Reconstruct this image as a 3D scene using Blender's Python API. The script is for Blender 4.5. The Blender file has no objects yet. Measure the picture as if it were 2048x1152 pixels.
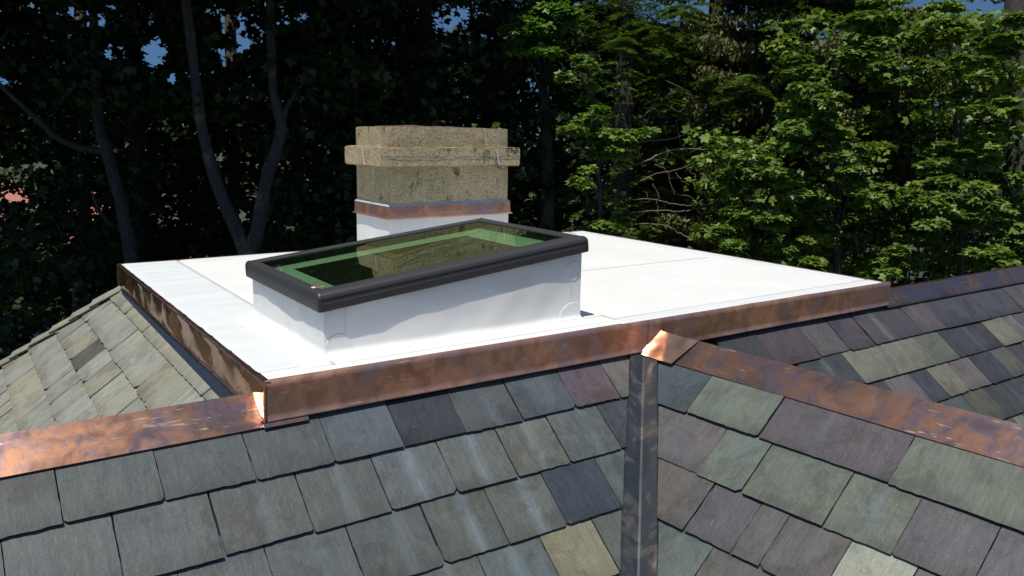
import bpy, bmesh, math, random
import numpy as np
from mathutils import Vector, Matrix, noise
random.seed(7); rng = np.random.default_rng(11)
S = bpy.context.scene
# ------------------------------------------------------------------ camera
FPX = 1634.63
R = np.array([[0.82518104, 0.09494265, -0.55683224], [-0.56467305, 0.16456772, -0.80874088], [0.01485261, 0.9817858, 0.18940972]])
CAM = np.array([-0.96402, -3.116547, 1.0])
cd = bpy.data.cameras.new('camera'); co = bpy.data.objects.new('camera', cd); S.collection.objects.link(co)
cd.sensor_width = 36; cd.lens = FPX / 2048 * 36; cd.clip_start = 0.05; cd.clip_end = 3000
m4 = Matrix.Identity(4)
for i in range(3):
    for j in range(3): m4[i][j] = R[i, j]
    m4[i][3] = CAM[i]
co.matrix_world = m4; S.camera = co
# ------------------------------------------------------------------ light
SUN = Vector((-0.29, -0.18, 1.0)).normalized()
w = bpy.data.worlds.new('World'); S.world = w; w.use_nodes = True
nt = w.node_tree; bg = nt.nodes['Background']; sky = nt.nodes.new('ShaderNodeTexSky'); sky.sky_type = 'NISHITA'; sky.sun_disc = False
sky.sun_elevation = math.asin(SUN.z); sky.sun_rotation = math.atan2(SUN.x, SUN.y); sky.air_density = 1.0; sky.dust_density = 0.3; sky.ozone_density = 2.0
tc = nt.nodes.new('ShaderNodeTexCoord'); mp = nt.nodes.new('ShaderNodeMapping'); mp.inputs['Scale'].default_value = (1, 1, .75); mp.inputs['Location'].default_value = (0, 0, .42)   # clear deep-blue sky: the pale horizon band sits below the tree line
nt.links.new(tc.outputs['Generated'], mp.inputs['Vector']); nt.links.new(mp.outputs[0], sky.inputs['Vector'])
tint = nt.nodes.new('ShaderNodeMix'); tint.data_type = 'RGBA'; tint.blend_type = 'MULTIPLY'; tint.inputs[0].default_value = 1; tint.inputs[7].default_value = (.80, 1.03, 1.10, 1); nt.links.new(sky.outputs[0], tint.inputs[6]); nt.links.new(tint.outputs[2], bg.inputs[0]); bg.inputs[1].default_value = 0.085
sd = bpy.data.lights.new('sun', 'SUN'); sd.energy = 4.6; sd.angle = math.radians(0.53); sd.color = (1, .945, .85)
so = bpy.data.objects.new('sun', sd); S.collection.objects.link(so); so.rotation_euler = SUN.to_track_quat('Z', 'Y').to_euler(); so.location = (0, 0, 20)
S.view_settings.view_transform = 'Standard'; S.view_settings.look = 'None'; S.view_settings.exposure = 0; S.view_settings.gamma = 1
S.cycles.max_bounces = 8; S.cycles.transparent_max_bounces = 16; S.cycles.caustics_reflective = True; S.cycles.blur_glossy = 0.6

# ------------------------------------------------------------------ helpers
def dirpx(p):
    d = R @ np.array([p[0] - 1024, -(p[1] - 576), -FPX]); return d / FPX      # forward component 1
def at(px, py, depth): return CAM + dirpx((px, py)) * depth
def hit(p, n, q):
    d = dirpx(p); n = np.asarray(n, float); t = n @ (np.asarray(q) - CAM) / (n @ d); return CAM + t * d
def lin(c):
    return tuple(((v / 255) / 12.92 if v / 255 < .04045 else ((v / 255 + .055) / 1.055) ** 2.4) for v in c)

def link(o, parent=None):
    S.collection.objects.link(o)
    if parent is not None: o.parent = parent
    return o
def tag(o, label=None, cat=None, group=None, kind=None):
    if label: o['label'] = label
    if cat: o['category'] = cat
    if group: o['group'] = group
    if kind: o['kind'] = kind
    return o
def empty(name, loc, **k):
    o = bpy.data.objects.new(name, None); o.location = loc; o.empty_display_size = .2; link(o); tag(o, **k); return o
def mesh(name, verts, faces, mat, parent=None, smooth=False, attrs=None):
    me = bpy.data.meshes.new(name); me.from_pydata([tuple(map(float, v)) for v in verts], [], faces); 
    if mat: me.materials.append(mat)
    if smooth:
        for p in me.polygons: p.use_smooth = True
    if attrs:
        for k, (ty, data) in attrs.items():
            a = me.attributes.new(k, ty, 'POINT'); a.data.foreach_set('color' if ty == 'FLOAT_COLOR' else ('vector' if ty == 'FLOAT_VECTOR' else 'value'), np.asarray(data, np.float32).ravel())
    me.update(); o = bpy.data.objects.new(name, me); link(o)
    if parent is not None:
        o.parent = parent; o.matrix_parent_inverse = Matrix.Translation(-parent_world(parent))
    return o
def parent_world(p):
    return p.location.copy()          # every child undoes its parent's offset, so locations are world locations
def fastmesh(name, V, sizes, mat, parent=None, rnd=None):
    """V (n,3) unshared vertices, faces of constant size"""
    me = bpy.data.meshes.new(name); n = len(V); k = sizes; nf = n // k
    me.vertices.add(n); me.vertices.foreach_set('co', np.asarray(V, np.float32).ravel())
    me.loops.add(n); me.loops.foreach_set('vertex_index', np.arange(n, dtype=np.int32))
    me.polygons.add(nf); me.polygons.foreach_set('loop_start', np.arange(0, n, k, dtype=np.int32)); me.polygons.foreach_set('loop_total', np.full(nf, k, np.int32))
    if rnd is not None:
        a = me.attributes.new('rnd', 'FLOAT', 'FACE'); a.data.foreach_set('value', np.asarray(rnd, np.float32))
    me.materials.append(mat); me.update(calc_edges=True); o = bpy.data.objects.new(name, me); link(o)
    if parent is not None: o.parent = parent; o.matrix_parent_inverse = Matrix.Translation(-parent_world(parent))
    return o
class MB:
    def __init__(s): s.v = []; s.f = []
    def add(s, vs, fs):
        b = len(s.v); s.v += [tuple(map(float, v)) for v in vs]; s.f += [tuple(b + i for i in f) for f in fs]
    def box(s, a, b):
        x0, y0, z0 = a; x1, y1, z1 = b
        s.add([(x0, y0, z0), (x1, y0, z0), (x1, y1, z0), (x0, y1, z0), (x0, y0, z1), (x1, y0, z1), (x1, y1, z1), (x0, y1, z1)],
              [(0, 3, 2, 1), (4, 5, 6, 7), (0, 1, 5, 4), (1, 2, 6, 5), (2, 3, 7, 6), (3, 0, 4, 7)])
    def slab(s, quad, n, t):
        q = [np.asarray(p, float) for p in quad]; n = np.asarray(n, float); n = n / np.linalg.norm(n)
        lo = [p - n * t for p in q]; k = len(q)
        s.add(q + lo, [tuple(range(k)), tuple(reversed(range(k, 2 * k)))] + [(i, i + k, (i + 1) % k + k, (i + 1) % k) for i in range(k)])
    def tube(s, pts, rad, seg=8):
        pts = [np.asarray(p, float) for p in pts]; rings = []
        for i, p in enumerate(pts):
            a = pts[max(i - 1, 0)]; b = pts[min(i + 1, len(pts) - 1)]; t = b - a; t /= np.linalg.norm(t) + 1e-9
            u = np.cross(t, [.31, .95, .02]); u /= np.linalg.norm(u); v = np.cross(t, u); r = rad[i] if hasattr(rad, '__len__') else rad
            rings.append([p + r * (math.cos(2 * math.pi * k / seg) * u + math.sin(2 * math.pi * k / seg) * v) * (1 + .08 * math.sin(3 * k + i)) for k in range(seg)])
        V = [q for r_ in rings for q in r_]; F = []
        for i in range(len(pts) - 1):
            for k in range(seg): F.append((i * seg + k, i * seg + (k + 1) % seg, (i + 1) * seg + (k + 1) % seg, (i + 1) * seg + k))
        F.append(tuple(reversed(range(seg)))); F.append(tuple(range((len(pts) - 1) * seg, len(pts) * seg))); s.add(V, F)
    def build(s, name, mat, parent=None, smooth=False): return mesh(name, s.v, s.f, mat, parent, smooth)
def nz(x, y, z=0.0, s=1.0): return noise.noise(Vector((x * s, y * s, z * s)))
def smoothpath(pts, rad, sub=5, jit=0.0):
    P = [np.asarray(p, float) for p in pts]; out = []; ro = []
    for i in range(len(P) - 1):
        p0 = P[max(i - 1, 0)]; p1 = P[i]; p2 = P[i + 1]; p3 = P[min(i + 2, len(P) - 1)]
        for k in range(sub):
            t = k / sub; out.append(.5 * ((2 * p1) + (-p0 + p2) * t + (2 * p0 - 5 * p1 + 4 * p2 - p3) * t * t + (-p0 + 3 * p1 - 3 * p2 + p3) * t ** 3)); ro.append(rad[i] * (1 - t) + rad[i + 1] * t)
    out.append(P[-1]); ro.append(rad[-1])
    if jit:
        out = [o + jit * (rng.random(3) - .5) for o in out]
    return out, ro

# ------------------------------------------------------------------ materials
def newmat(name):
    m = bpy.data.materials.new(name); m.use_nodes = True; t = m.node_tree; t.nodes.clear()
    out = t.nodes.new('ShaderNodeOutputMaterial'); b = t.nodes.new('ShaderNodeBsdfPrincipled'); t.links.new(b.outputs[0], out.inputs[0]); return m, t, b, out
def nd(t, typ, **k):
    n = t.nodes.new(typ)
    for a, v in k.items(): setattr(n, a, v)
    return n
def noise_n(t, vec, scale, detail=4, rough=.6, dist=0):
    n = nd(t, 'ShaderNodeTexNoise'); n.inputs['Scale'].default_value = scale; n.inputs['Detail'].default_value = detail; n.inputs['Roughness'].default_value = rough; n.inputs['Distortion'].default_value = dist
    if vec is not None: t.links.new(vec, n.inputs['Vector'])
    return n.outputs['Fac']
def ramp(t, fac, stops):
    r = nd(t, 'ShaderNodeValToRGB'); t.links.new(fac, r.inputs[0]); e = r.color_ramp.elements
    while len(e) < len(stops): e.new(.5)
    for el, (p, c) in zip(e, stops): el.position = p; el.color = (*c, 1) if len(c) == 3 else c
    return r.outputs[0]
def g(v): return (v, v, v)
def mix(t, fac, a, b, mode='MIX'):
    n = nd(t, 'ShaderNodeMix', data_type='RGBA', blend_type=mode)
    for s, v in ((n.inputs[0], fac), (n.inputs[6], a), (n.inputs[7], b)):
        if isinstance(v, (int, float)): s.default_value = v
        elif isinstance(v, tuple): s.default_value = (*v, 1)
        else: t.links.new(v, s)
    return n.outputs[2]
def mth(t, op, a, b=None, c=None):
    n = nd(t, 'ShaderNodeMath', operation=op)
    for i, v in enumerate((a, b, c)):
        if v is None: continue
        if isinstance(v, (int, float)): n.inputs[i].default_value = v
        else: t.links.new(v, n.inputs[i])
    return n.outputs[0]
def bump(t, b, h, strength=.3, dist=.01, prev=None):
    n = nd(t, 'ShaderNodeBump'); n.inputs['Strength'].default_value = strength; n.inputs['Distance'].default_value = dist; t.links.new(h, n.inputs['Height'])
    if prev is not None: t.links.new(prev, n.inputs['Normal'])
    if b is not None: t.links.new(n.outputs[0], b.inputs['Normal'])
    return n.outputs[0]
def scalevec(t, vec, s, rot=(0, 0, 0)):
    n = nd(t, 'ShaderNodeMapping'); n.inputs['Scale'].default_value = s; n.inputs['Rotation'].default_value = rot; t.links.new(vec, n.inputs['Vector']); return n.outputs[0]
def objco(t): return nd(t, 'ShaderNodeTexCoord').outputs['Object']

def mat_slate():
    m, t, b, o = newmat('slate')
    col = nd(t, 'ShaderNodeAttribute', attribute_name='tint').outputs['Color']
    loc = nd(t, 'ShaderNodeAttribute', attribute_name='loc').outputs['Vector']     # u, v (m) with per-slate offset in z
    stk = nd(t, 'ShaderNodeAttribute', attribute_name='stk').outputs['Vector']     # du from streak, strength, height above the lower edge
    sp = nd(t, 'ShaderNodeSeparateXYZ'); t.links.new(stk, sp.inputs[0])
    # cloudy tone + cleft grain running down the slope + fine grit
    cloud = noise_n(t, loc, 7, 4, .55); grain = noise_n(t, scalevec(t, loc, (70, 9, 30)), 1, 5, .7, .6); fine = noise_n(t, loc, 230, 4, .85)
    c = mix(t, ramp(t, cloud, [(.35, g(0)), (.65, g(1))]), col, mix(t, 1.0, col, (1.10, 1.08, 1.04), 'MULTIPLY'))
    c = mix(t, mth(t, 'MULTIPLY', ramp(t, noise_n(t, loc, 5, 3), [(.42, g(0)), (.62, g(1))]), .5), c, mix(t, 1.0, col, (.92, .97, 1.04), 'MULTIPLY'))
    c = mix(t, mth(t, 'MULTIPLY', ramp(t, noise_n(t, scalevec(t, loc, (1, .6, 3)), 9, 3), [(.5, g(0)), (.68, g(1))]), .5), c, mix(t, 1.0, col, (1.16, 1.08, .92), 'MULTIPLY'))
    c = mix(t, .8, c, ramp(t, grain, [(.28, g(.76)), (.5, g(1.0)), (.75, g(1.24))]), 'MULTIPLY')
    c = mix(t, .75, c, ramp(t, fine, [(.30, g(.5)), (.5, g(1.0)), (.70, g(1.6))]), 'MULTIPLY')
    # dirt toward the lower edge of each slate
    lowd = ramp(t, mth(t, 'ADD', sp.outputs[2], mth(t, 'MULTIPLY', cloud, .07)), [(.03, g(1)), (.11, g(0))])
    c = mix(t, mth(t, 'MULTIPLY', lowd, .62), c, mix(t, 1.0, c, (.66, .64, .60), 'MULTIPLY'))
    # mineral run-off streaks below the joint above
    du = mth(t, 'ADD', mth(t, 'ABSOLUTE', sp.outputs[0]), mth(t, 'MULTIPLY', mth(t, 'SUBTRACT', noise_n(t, loc, 12, 3), .5), .035))
    sm = mth(t, 'MULTIPLY', ramp(t, du, [(.002, g(1)), (.045, g(0))]), sp.outputs[1])
    sm = mth(t, 'MULTIPLY', sm, ramp(t, noise_n(t, scalevec(t, loc, (90, 8, 1)), 1, 4), [(.3, g(.35)), (.6, g(1))]))
    c = mix(t, mth(t, 'MULTIPLY', sm, .75), c, (.17, .225, .26))
    stn = ramp(t, noise_n(t, loc, 5.2, 6, .74, .5), [(.50, g(0)), (.60, g(1))]); c = mix(t, mth(t, 'MULTIPLY', stn, .62), c, mix(t, 1.0, c, (.62, .60, .58), 'MULTIPLY'))
    stn2 = ramp(t, noise_n(t, scalevec(t, loc, (2.2, .7, 1)), 6, 5, .6, .3), [(.52, g(0)), (.68, g(1))]); c = mix(t, mth(t, 'MULTIPLY', stn2, .45), c, mix(t, 1.0, c, (1.38, 1.33, 1.22), 'MULTIPLY'))
    blk = ramp(t, noise_n(t, loc, 15, 5, .75), [(.66, g(0)), (.71, g(1))]); c = mix(t, mth(t, 'MULTIPLY', blk, .55), c, (.035, .035, .038))
    # scratches and lichen specks
    scr = ramp(t, noise_n(t, scalevec(t, loc, (160, 12, 60), (0, 0, .5)), 1, 1), [(.74, g(0)), (.77, g(1))])
    c = mix(t, mth(t, 'MULTIPLY', scr, .22), c, (.33, .34, .33))
    lich = ramp(t, noise_n(t, loc, 38, 4, .7), [(.69, g(0)), (.72, g(1))])
    c = mix(t, mth(t, 'MULTIPLY', lich, .35), c, (.30, .29, .22))
    t.links.new(c, b.inputs['Base Color']); b.inputs['Roughness'].default_value = .58; b.inputs['Specular IOR Level'].default_value = .28
    p = bump(t, None, noise_n(t, loc, 10, 5, .6), .55, .012)
    p = bump(t, None, grain, .35, .003, p); bump(t, b, fine, .3, .001, p)
    return m
def mat_copper(name, rough, wave, tone=0, dark=0.0, metal=.92):
    m, t, b, o = newmat(name); v = objco(t)
    n1 = noise_n(t, v, 3.4, 5, .62, 1.0); n2 = noise_n(t, v, 9, 6, .68, .5)
    base = ramp(t, n1, [(.34, (.64, .33, .21)), (.46, (.50, .25, .155)), (.53, (.36, .225, .20)), (.68, (.30, .22, .255))])
    if tone: base = ramp(t, n1, [(.30, (.84, .43, .27)), (.46, (.68, .34, .22)), (.56, (.50, .28, .22)), (.70, (.42, .28, .29))])
    if tone == 2: base = ramp(t, n1, [(.4, (.95, .55, .36)), (.6, (.90, .48, .30))])
    base = mix(t, ramp(t, n2, [(.50, g(0)), (.60, g(.0 if tone == 2 else .75))]), base, (.40, .19, .11))
    base = mix(t, mth(t, 'MULTIPLY', ramp(t, noise_n(t, v, 2.2, 4, .6), [(.58, g(0)), (.66, g(1))]), .5), base, (.20, .135, .085))
    sc = ramp(t, noise_n(t, scalevec(t, v, (9, 9, 90)), 1, 2), [(.64, g(0)), (.69, g(1))]); sc = mth(t, 'MULTIPLY', sc, ramp(t, noise_n(t, v, 2.5, 3), [(.48, g(0)), (.60, g(.8))]))
    base = mix(t, sc, base, (.95, .70, .52))
    if dark: base = mix(t, dark, base, (.10, .09, .085))
    t.links.new(base, b.inputs['Base Color']); b.inputs['Metallic'].default_value = metal
    rr = nd(t, 'ShaderNodeMapRange'); t.links.new(n2, rr.inputs[0]); rr.inputs[1].default_value = .3; rr.inputs[2].default_value = .7; rr.inputs[3].default_value = rough * .75; rr.inputs[4].default_value = rough * 1.4
    t.links.new(rr.outputs[0], b.inputs['Roughness'])
    p = bump(t, None, noise_n(t, v, 4.0, 2, .4, .8), wave, .03); bump(t, b, noise_n(t, v, 160, 3, .7), .08, .001, p)
    return m
def mat_valley():
    m, t, b, o = newmat('weathered_copper'); v = objco(t)
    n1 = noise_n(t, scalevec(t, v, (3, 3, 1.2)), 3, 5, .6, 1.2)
    c = ramp(t, n1, [(.35, (.020, .027, .036)), (.55, (.032, .037, .045)), (.66, (.10, .085, .075)), (.76, (.26, .18, .14))])  # dark patina; the paler tan patches paint gleams of light into the colour
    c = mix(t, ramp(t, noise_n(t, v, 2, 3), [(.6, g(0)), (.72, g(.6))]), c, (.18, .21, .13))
    t.links.new(c, b.inputs['Base Color']); b.inputs['Metallic'].default_value = .1; b.inputs['Roughness'].default_value = .5; b.inputs['Specular IOR Level'].default_value = .35
    p = bump(t, None, noise_n(t, v, 8, 3, .5, 1), .15, .02); bump(t, b, noise_n(t, v, 220, 3), .15, .001, p); return m
def mat_membrane(name, c0, c1, wr=.12):
    m, t, b, o = newmat(name); v = objco(t)
    c = mix(t, ramp(t, noise_n(t, v, 2.2, 5, .6), [(.4, g(0)), (.65, g(1))]), c0, c1)
    c = mix(t, mth(t, 'MULTIPLY', ramp(t, noise_n(t, v, 60, 4, .8), [(.66, g(0)), (.72, g(1))]), .3), c, (.55, .55, .52))
    c = mix(t, mth(t, 'MULTIPLY', ramp(t, noise_n(t, v, 1.3, 6, .7, .8), [(.48, g(0)), (.62, g(1))]), .30), c, (.66, .64, .58))
    c = mix(t, ramp(t, noise_n(t, v, 26, 2, .5), [(.775, g(0)), (.785, g(.8))]), c, (.22, .19, .15))
    t.links.new(c, b.inputs['Base Color']); b.inputs['Roughness'].default_value = .5; b.inputs['Specular IOR Level'].default_value = .3
    p = bump(t, None, noise_n(t, v, 6, 3, .5), wr, .02); bump(t, b, noise_n(t, v, 300, 2), .05, .001, p); return m
def mat_block():
    m, t, b, o = newmat('chimney_block'); v = objco(t)
    vo = nd(t, 'ShaderNodeTexVoronoi'); vo.inputs['Scale'].default_value = 190; t.links.new(v, vo.inputs['Vector'])
    sp = nd(t, 'ShaderNodeSeparateColor'); t.links.new(vo.outputs['Color'], sp.inputs[0])
    c = ramp(t, sp.outputs[0], [(0, (.15, .115, .07)), (.2, (.35, .275, .165)), (.5, (.50, .40, .25)), (.82, (.60, .50, .33)), (1, (.62, .54, .38))])
    c = mix(t, ramp(t, noise_n(t, v, 2.6, 5, .6), [(.42, g(0)), (.62, g(.8))]), c, mix(t, 1.0, c, (.74, .76, .74), 'MULTIPLY'))
    c = mix(t, ramp(t, noise_n(t, v, 4.5, 5, .65), [(.52, g(0)), (.66, g(.25))]), c, (.40, .37, .17))
    st = ramp(t, noise_n(t, scalevec(t, v, (6, 6, 3.5)), 1.6, 6, .72), [(.56, g(0)), (.65, g(.85))])
    c = mix(t, st, c, (.065, .052, .038))
    pit = noise_n(t, v, 120, 3, .7)
    c = mix(t, ramp(t, pit, [(.33, g(.9)), (.40, g(0))]), c, (.07, .056, .04))
    t.links.new(c, b.inputs['Base Color']); b.inputs['Roughness'].default_value = .95; b.inputs['Specular IOR Level'].default_value = .12
    p = bump(t, None, vo.outputs['Distance'], .35, .003); bump(t, b, pit, .6, .004, p); return m
def mat_plain(name, col, rough=.6, var=.15, scale=20, metal=0, bmp=.1, spec=.4):
    m, t, b, o = newmat(name); v = objco(t); n = noise_n(t, v, scale, 5, .65)
    t.links.new(mix(t, n, tuple(x * (1 - var) for x in col), tuple(min(1, x * (1 + var)) for x in col)), b.inputs['Base Color'])
    b.inputs['Roughness'].default_value = rough; b.inputs['Metallic'].default_value = metal; b.inputs['Specular IOR Level'].default_value = spec
    bump(t, b, n, bmp, .005); return m
def mat_leaf(name, c0, c1, c2=None, trans=.35):
    m = bpy.data.materials.new(name); m.use_nodes = True; t = m.node_tree; t.nodes.clear(); out = nd(t, 'ShaderNodeOutputMaterial')
    r = nd(t, 'ShaderNodeAttribute', attribute_name='rnd').outputs['Fac']
    c = ramp(t, r, [(0, c0), (.85, c1), (1, c2 or c1)])
    d = nd(t, 'ShaderNodeBsdfDiffuse'); tr = nd(t, 'ShaderNodeBsdfTranslucent'); gl = nd(t, 'ShaderNodeBsdfGlossy'); gl.inputs['Roughness'].default_value = .5; gl.inputs['Color'].default_value = (.8, .9, .8, 1)
    t.links.new(c, d.inputs[0]); t.links.new(mix(t, 1.0, c, (1.25, 1.3, .45), 'MULTIPLY'), tr.inputs[0])
    m1 = nd(t, 'ShaderNodeMixShader'); m1.inputs[0].default_value = trans; t.links.new(d.outputs[0], m1.inputs[1]); t.links.new(tr.outputs[0], m1.inputs[2])
    m2 = nd(t, 'ShaderNodeMixShader'); m2.inputs[0].default_value = .035; t.links.new(m1.outputs[0], m2.inputs[1]); t.links.new(gl.outputs[0], m2.inputs[2])
    t.links.new(m2.outputs[0], out.inputs[0]); return m
def mat_bark(name, c0, c1):
    m, t, b, o = newmat(name); v = objco(t); n = noise_n(t, scalevec(t, v, (9, 9, 1.6)), 3, 6, .75, .6)
    c = ramp(t, n, [(.3, c0), (.65, c1)]); c = mix(t, ramp(t, noise_n(t, v, 2.5, 5, .7), [(.58, g(0)), (.66, g(.6))]), c, (.17, .19, .12))
    t.links.new(c, b.inputs['Base Color']); b.inputs['Roughness'].default_value = .95; bump(t, b, n, .9, .03); return m

M_slate = mat_slate()
M_cu_front = mat_copper('copper_fascia', .27, .06, 1, metal=.72); M_cu_side = mat_copper('copper_mirror', .09, .22, 1); M_cu_cap = mat_copper('copper_cap', .25, .045); M_cu_bright = mat_copper('copper_bright', .16, .12, 2)
M_cu_wave = mat_copper('copper_rippled', .12, .55)
M_valley = mat_valley()
M_mem = mat_membrane('white_membrane', (.77, .77, .755), (.73, .74, .73)); M_strip = mat_membrane('membrane_strip', (.66, .69, .71), (.69, .72, .73), .35); M_curb = mat_membrane('membrane_upstand', (.77, .77, .75), (.73, .735, .725), .12)
M_seam = mat_plain('seam_edge', (.60, .61, .60), .7)
M_block = mat_block(); M_mortar = mat_plain('pale_mortar', (.50, .49, .46), .9, .2, 60); M_seal = mat_plain('sealant', (.42, .46, .53), .5)
M_crown = mat_plain('mortar_crown', (.10, .075, .06), .95, .5, 30, 0, .8)
M_frame = mat_plain('bronze_aluminium', (.042, .041, .043), .48, .12, 90, .05, .05, .45)
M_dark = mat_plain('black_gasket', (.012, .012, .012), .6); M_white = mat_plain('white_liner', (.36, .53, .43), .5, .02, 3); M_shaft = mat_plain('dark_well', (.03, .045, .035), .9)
M_apron = mat_plain('blue_black_flashing', (.035, .05, .075), .5, .3, 14, .5, .2)
M_under = mat_plain('underlay', (.012, .012, .014), .95)
M_wall = mat_plain('render_wall', (.42, .38, .32), .9, .1, 6)
M_red = mat_plain('red_label', (.35, .02, .03), .4); M_lab = mat_plain('white_label', (.7, .7, .7), .4)

def mat_glass():
    m = bpy.data.materials.new('tinted_glass'); m.use_nodes = True; t = m.node_tree; t.nodes.clear(); out = nd(t, 'ShaderNodeOutputMaterial')
    tr = nd(t, 'ShaderNodeBsdfTransparent'); tr.inputs[0].default_value = (.66, .76, .64, 1)
    gl = nd(t, 'ShaderNodeBsdfGlossy'); gl.inputs['Roughness'].default_value = .004; gl.inputs['Color'].default_value = (.86, .98, .74, 1)
    fr = nd(t, 'ShaderNodeFresnel'); fr.inputs[0].default_value = 4.0; mx = nd(t, 'ShaderNodeMixShader')
    t.links.new(fr.outputs[0], mx.inputs[0]); t.links.new(tr.outputs[0], mx.inputs[1]); t.links.new(gl.outputs[0], mx.inputs[2]); t.links.new(mx.outputs[0], out.inputs[0])
    bn = nd(t, 'ShaderNodeBump'); bn.inputs['Strength'].default_value = .02; bn.inputs['Distance'].default_value = .01; t.links.new(noise_n(t, objco(t), 4, 1), bn.inputs['Height']); t.links.new(bn.outputs[0], gl.inputs['Normal'])
    return m
M_glass = mat_glass()

# ------------------------------------------------------------------ the ground
GZ = -7.0
def ground():
    V = []; F = []; n = 60; ext = 900
    for i in range(n + 1):
        for j in range(n + 1):
            a = (i / n * 2 - 1); b = (j / n * 2 - 1); x = math.copysign(abs(a) ** 2.5, a) * ext; y = math.copysign(abs(b) ** 2.5, b) * ext
            V.append((x, y, GZ + .25 * nz(x, y, 0, .08)))
    for i in range(n):
        for j in range(n): F.append((i * (n + 1) + j, (i + 1) * (n + 1) + j, (i + 1) * (n + 1) + j + 1, i * (n + 1) + j + 1))
    m, t, b, o = newmat('lawn_and_leaf_litter'); v = objco(t)
    t.links.new(ramp(t, noise_n(t, v, .35, 7, .7), [(.4, (.035, .055, .018)), (.6, (.06, .05, .03))]), b.inputs['Base Color']); b.inputs['Roughness'].default_value = 1
    bump(t, b, noise_n(t, v, 9, 6, .8), .8, .05)
    tag(mesh('ground', V, F, m, smooth=True), kind='structure')
ground()

# ------------------------------------------------------------------ the house
W_, D_ = 4.34, 3.331
house = empty('house', (W_ / 2, D_ / 2, GZ), label='slate roofed house with flat deck, copper edging, skylight and chimney', cat='house')
SA, SW, SB = .87, .87, .8          # slopes: main, wing, left
HF = .19                            # slates start this far below the deck edge
# white deck
mb = MB(); mb.box((.004, .004, -.12), (W_ - .004, D_ - .004, 0)); deck = mb.build('flat_roof', M_mem, house)
# sheets lying on the deck: overlaps and edge strips
def strip(name, x0, x1, y0, y1, z, mat, amp, nx=2, ny=2, parent=deck):
    V = []; F = []
    for i in range(nx + 1):
        for j in range(ny + 1):
            x = x0 + (x1 - x0) * i / nx; y = y0 + (y1 - y0) * j / ny; e = min(i, nx - i, j, ny - j) > 0
            V.append((x, y, z + (amp * abs(nz(x * 1.2, y * 5.5, 3.3)) ** .8 if e else 0)))
    for i in range(nx):
        for j in range(ny): F.append((i * (ny + 1) + j, (i + 1) * (ny + 1) + j, (i + 1) * (ny + 1) + j + 1, i * (ny + 1) + j + 1))
    b = len(V); per = [(0, 0), (nx, 0), (nx, ny), (0, ny)]
    for (i, j) in per: V.append((x0 + (x1 - x0) * i / nx, y0 + (y1 - y0) * j / ny, .0005))
    per = [(i, 0) for i in range(nx)] + [(nx, j) for j in range(ny)] + [(i, ny) for i in range(nx, 0, -1)] + [(0, j) for j in range(ny, 0, -1)]; V = V[:b]
    for (i, j) in per: V.append((x0 + (x1 - x0) * i / nx, y0 + (y1 - y0) * j / ny, .0004))
    n_ = len(per)
    for k in range(n_): F.append((per[k][0] * (ny + 1) + per[k][1], b + k, b + (k + 1) % n_, per[(k + 1) % n_][0] * (ny + 1) + per[(k + 1) % n_][1]))
    return mesh(name, V, F, mat, parent, smooth=True)
strip('edge_strip', .012, .40, .14, D_ - .012, .004, M_strip, .012, 14, 150)
strip('edge_strip', .42, W_ - .2, D_ - .16, D_ - .012, .004, M_strip, .004, 40, 6)
strip('edge_strip', W_ - .17, W_ - .012, .16, D_ - .012, .004, M_strip, .004, 6, 60)
strip('edge_strip', 1.9, W_ - .012, .012, .14, .004, M_strip, .006, 60, 5)
for (x0, y0, x1, y1) in ((.42, 1.52, .62, 1.52), (1.86, 1.43, 4.12, 1.43), (.20, 1.16, .20, .33)):
    seam = MB()
    a = np.array([x0, y0, .0]); b_ = np.array([x1, y1, .0]); dd = b_ - a; L = np.linalg.norm(dd); dd /= L; pr = np.array([-dd[1], dd[0], 0]) * .0025
    k = 14; pts = [a + (b_ - a) * i / k + pr * 2.2 * nz(i * .7, x0 * 9, y0) for i in range(k + 1)]
    for i in range(k):
        p, q = pts[i], pts[i + 1]; seam.add([p - pr + [0, 0, .0048], q - pr + [0, 0, .0048], q + pr + [0, 0, .0048], p + pr + [0, 0, .0048], p - pr, q - pr, q + pr, p + pr], [(0, 1, 2, 3), (0, 4, 5, 1), (3, 2, 6, 7), (0, 3, 7, 4), (1, 5, 6, 2)])
    seam.build('membrane_seam', M_seam, deck)
# base skirt round the skylight curb (welded sheet)
strip('skirt_sheet', .20, .336, .10, 1.40, .0055, M_mem, .002, 4, 40)
strip('skirt_sheet', .336, 1.95, .10, .226, .0055, M_mem, .002, 40, 4)

# ---- copper fascia: wavy grids hung round the deck
def wavy_sheet(name, P0, P1, zt, zb, out, mat, amp, sc, nu, nvv=6, lip=True, parent=house, t0=.0):
    """sheet from P0 to P1 (plan), top zt to bottom zb, outward normal out, with a top return and a small hem"""
    P0 = np.array([*P0, 0.]); P1 = np.array([*P1, 0.]); out = np.array([*out, 0.]); prof = [(-.03, zt + .004), (0.0, zt + .005)]
    for j in range(1, nvv + 1): prof.append((.004 * j / nvv, zt + .005 + (zb - zt - .005) * j / nvv))
    prof += [(.012, zb - .004), (.004, zb - .010)]
    V = []; F = []
    for i in range(nu + 1):
        u = i / nu; p = P0 + (P1 - P0) * u
        for j, (d, z) in enumerate(prof):
            s = min(1, max(0, (zt - z) / .03)) * min(1, .25 + max(0, (z - zb) / .05)); w_ = amp * s * nz(p[0] * sc + 3.1, p[1] * sc + 1.7, z * sc * 1.6)
            q = p + out * (d + w_); V.append((q[0], q[1], z))
    m = len(prof)
    for i in range(nu):
        for j in range(m - 1): F.append((i * m + j, i * m + j + 1, (i + 1) * m + j + 1, (i + 1) * m + j))
    return mesh(name, V, F, mat, parent, smooth=True)
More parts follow.
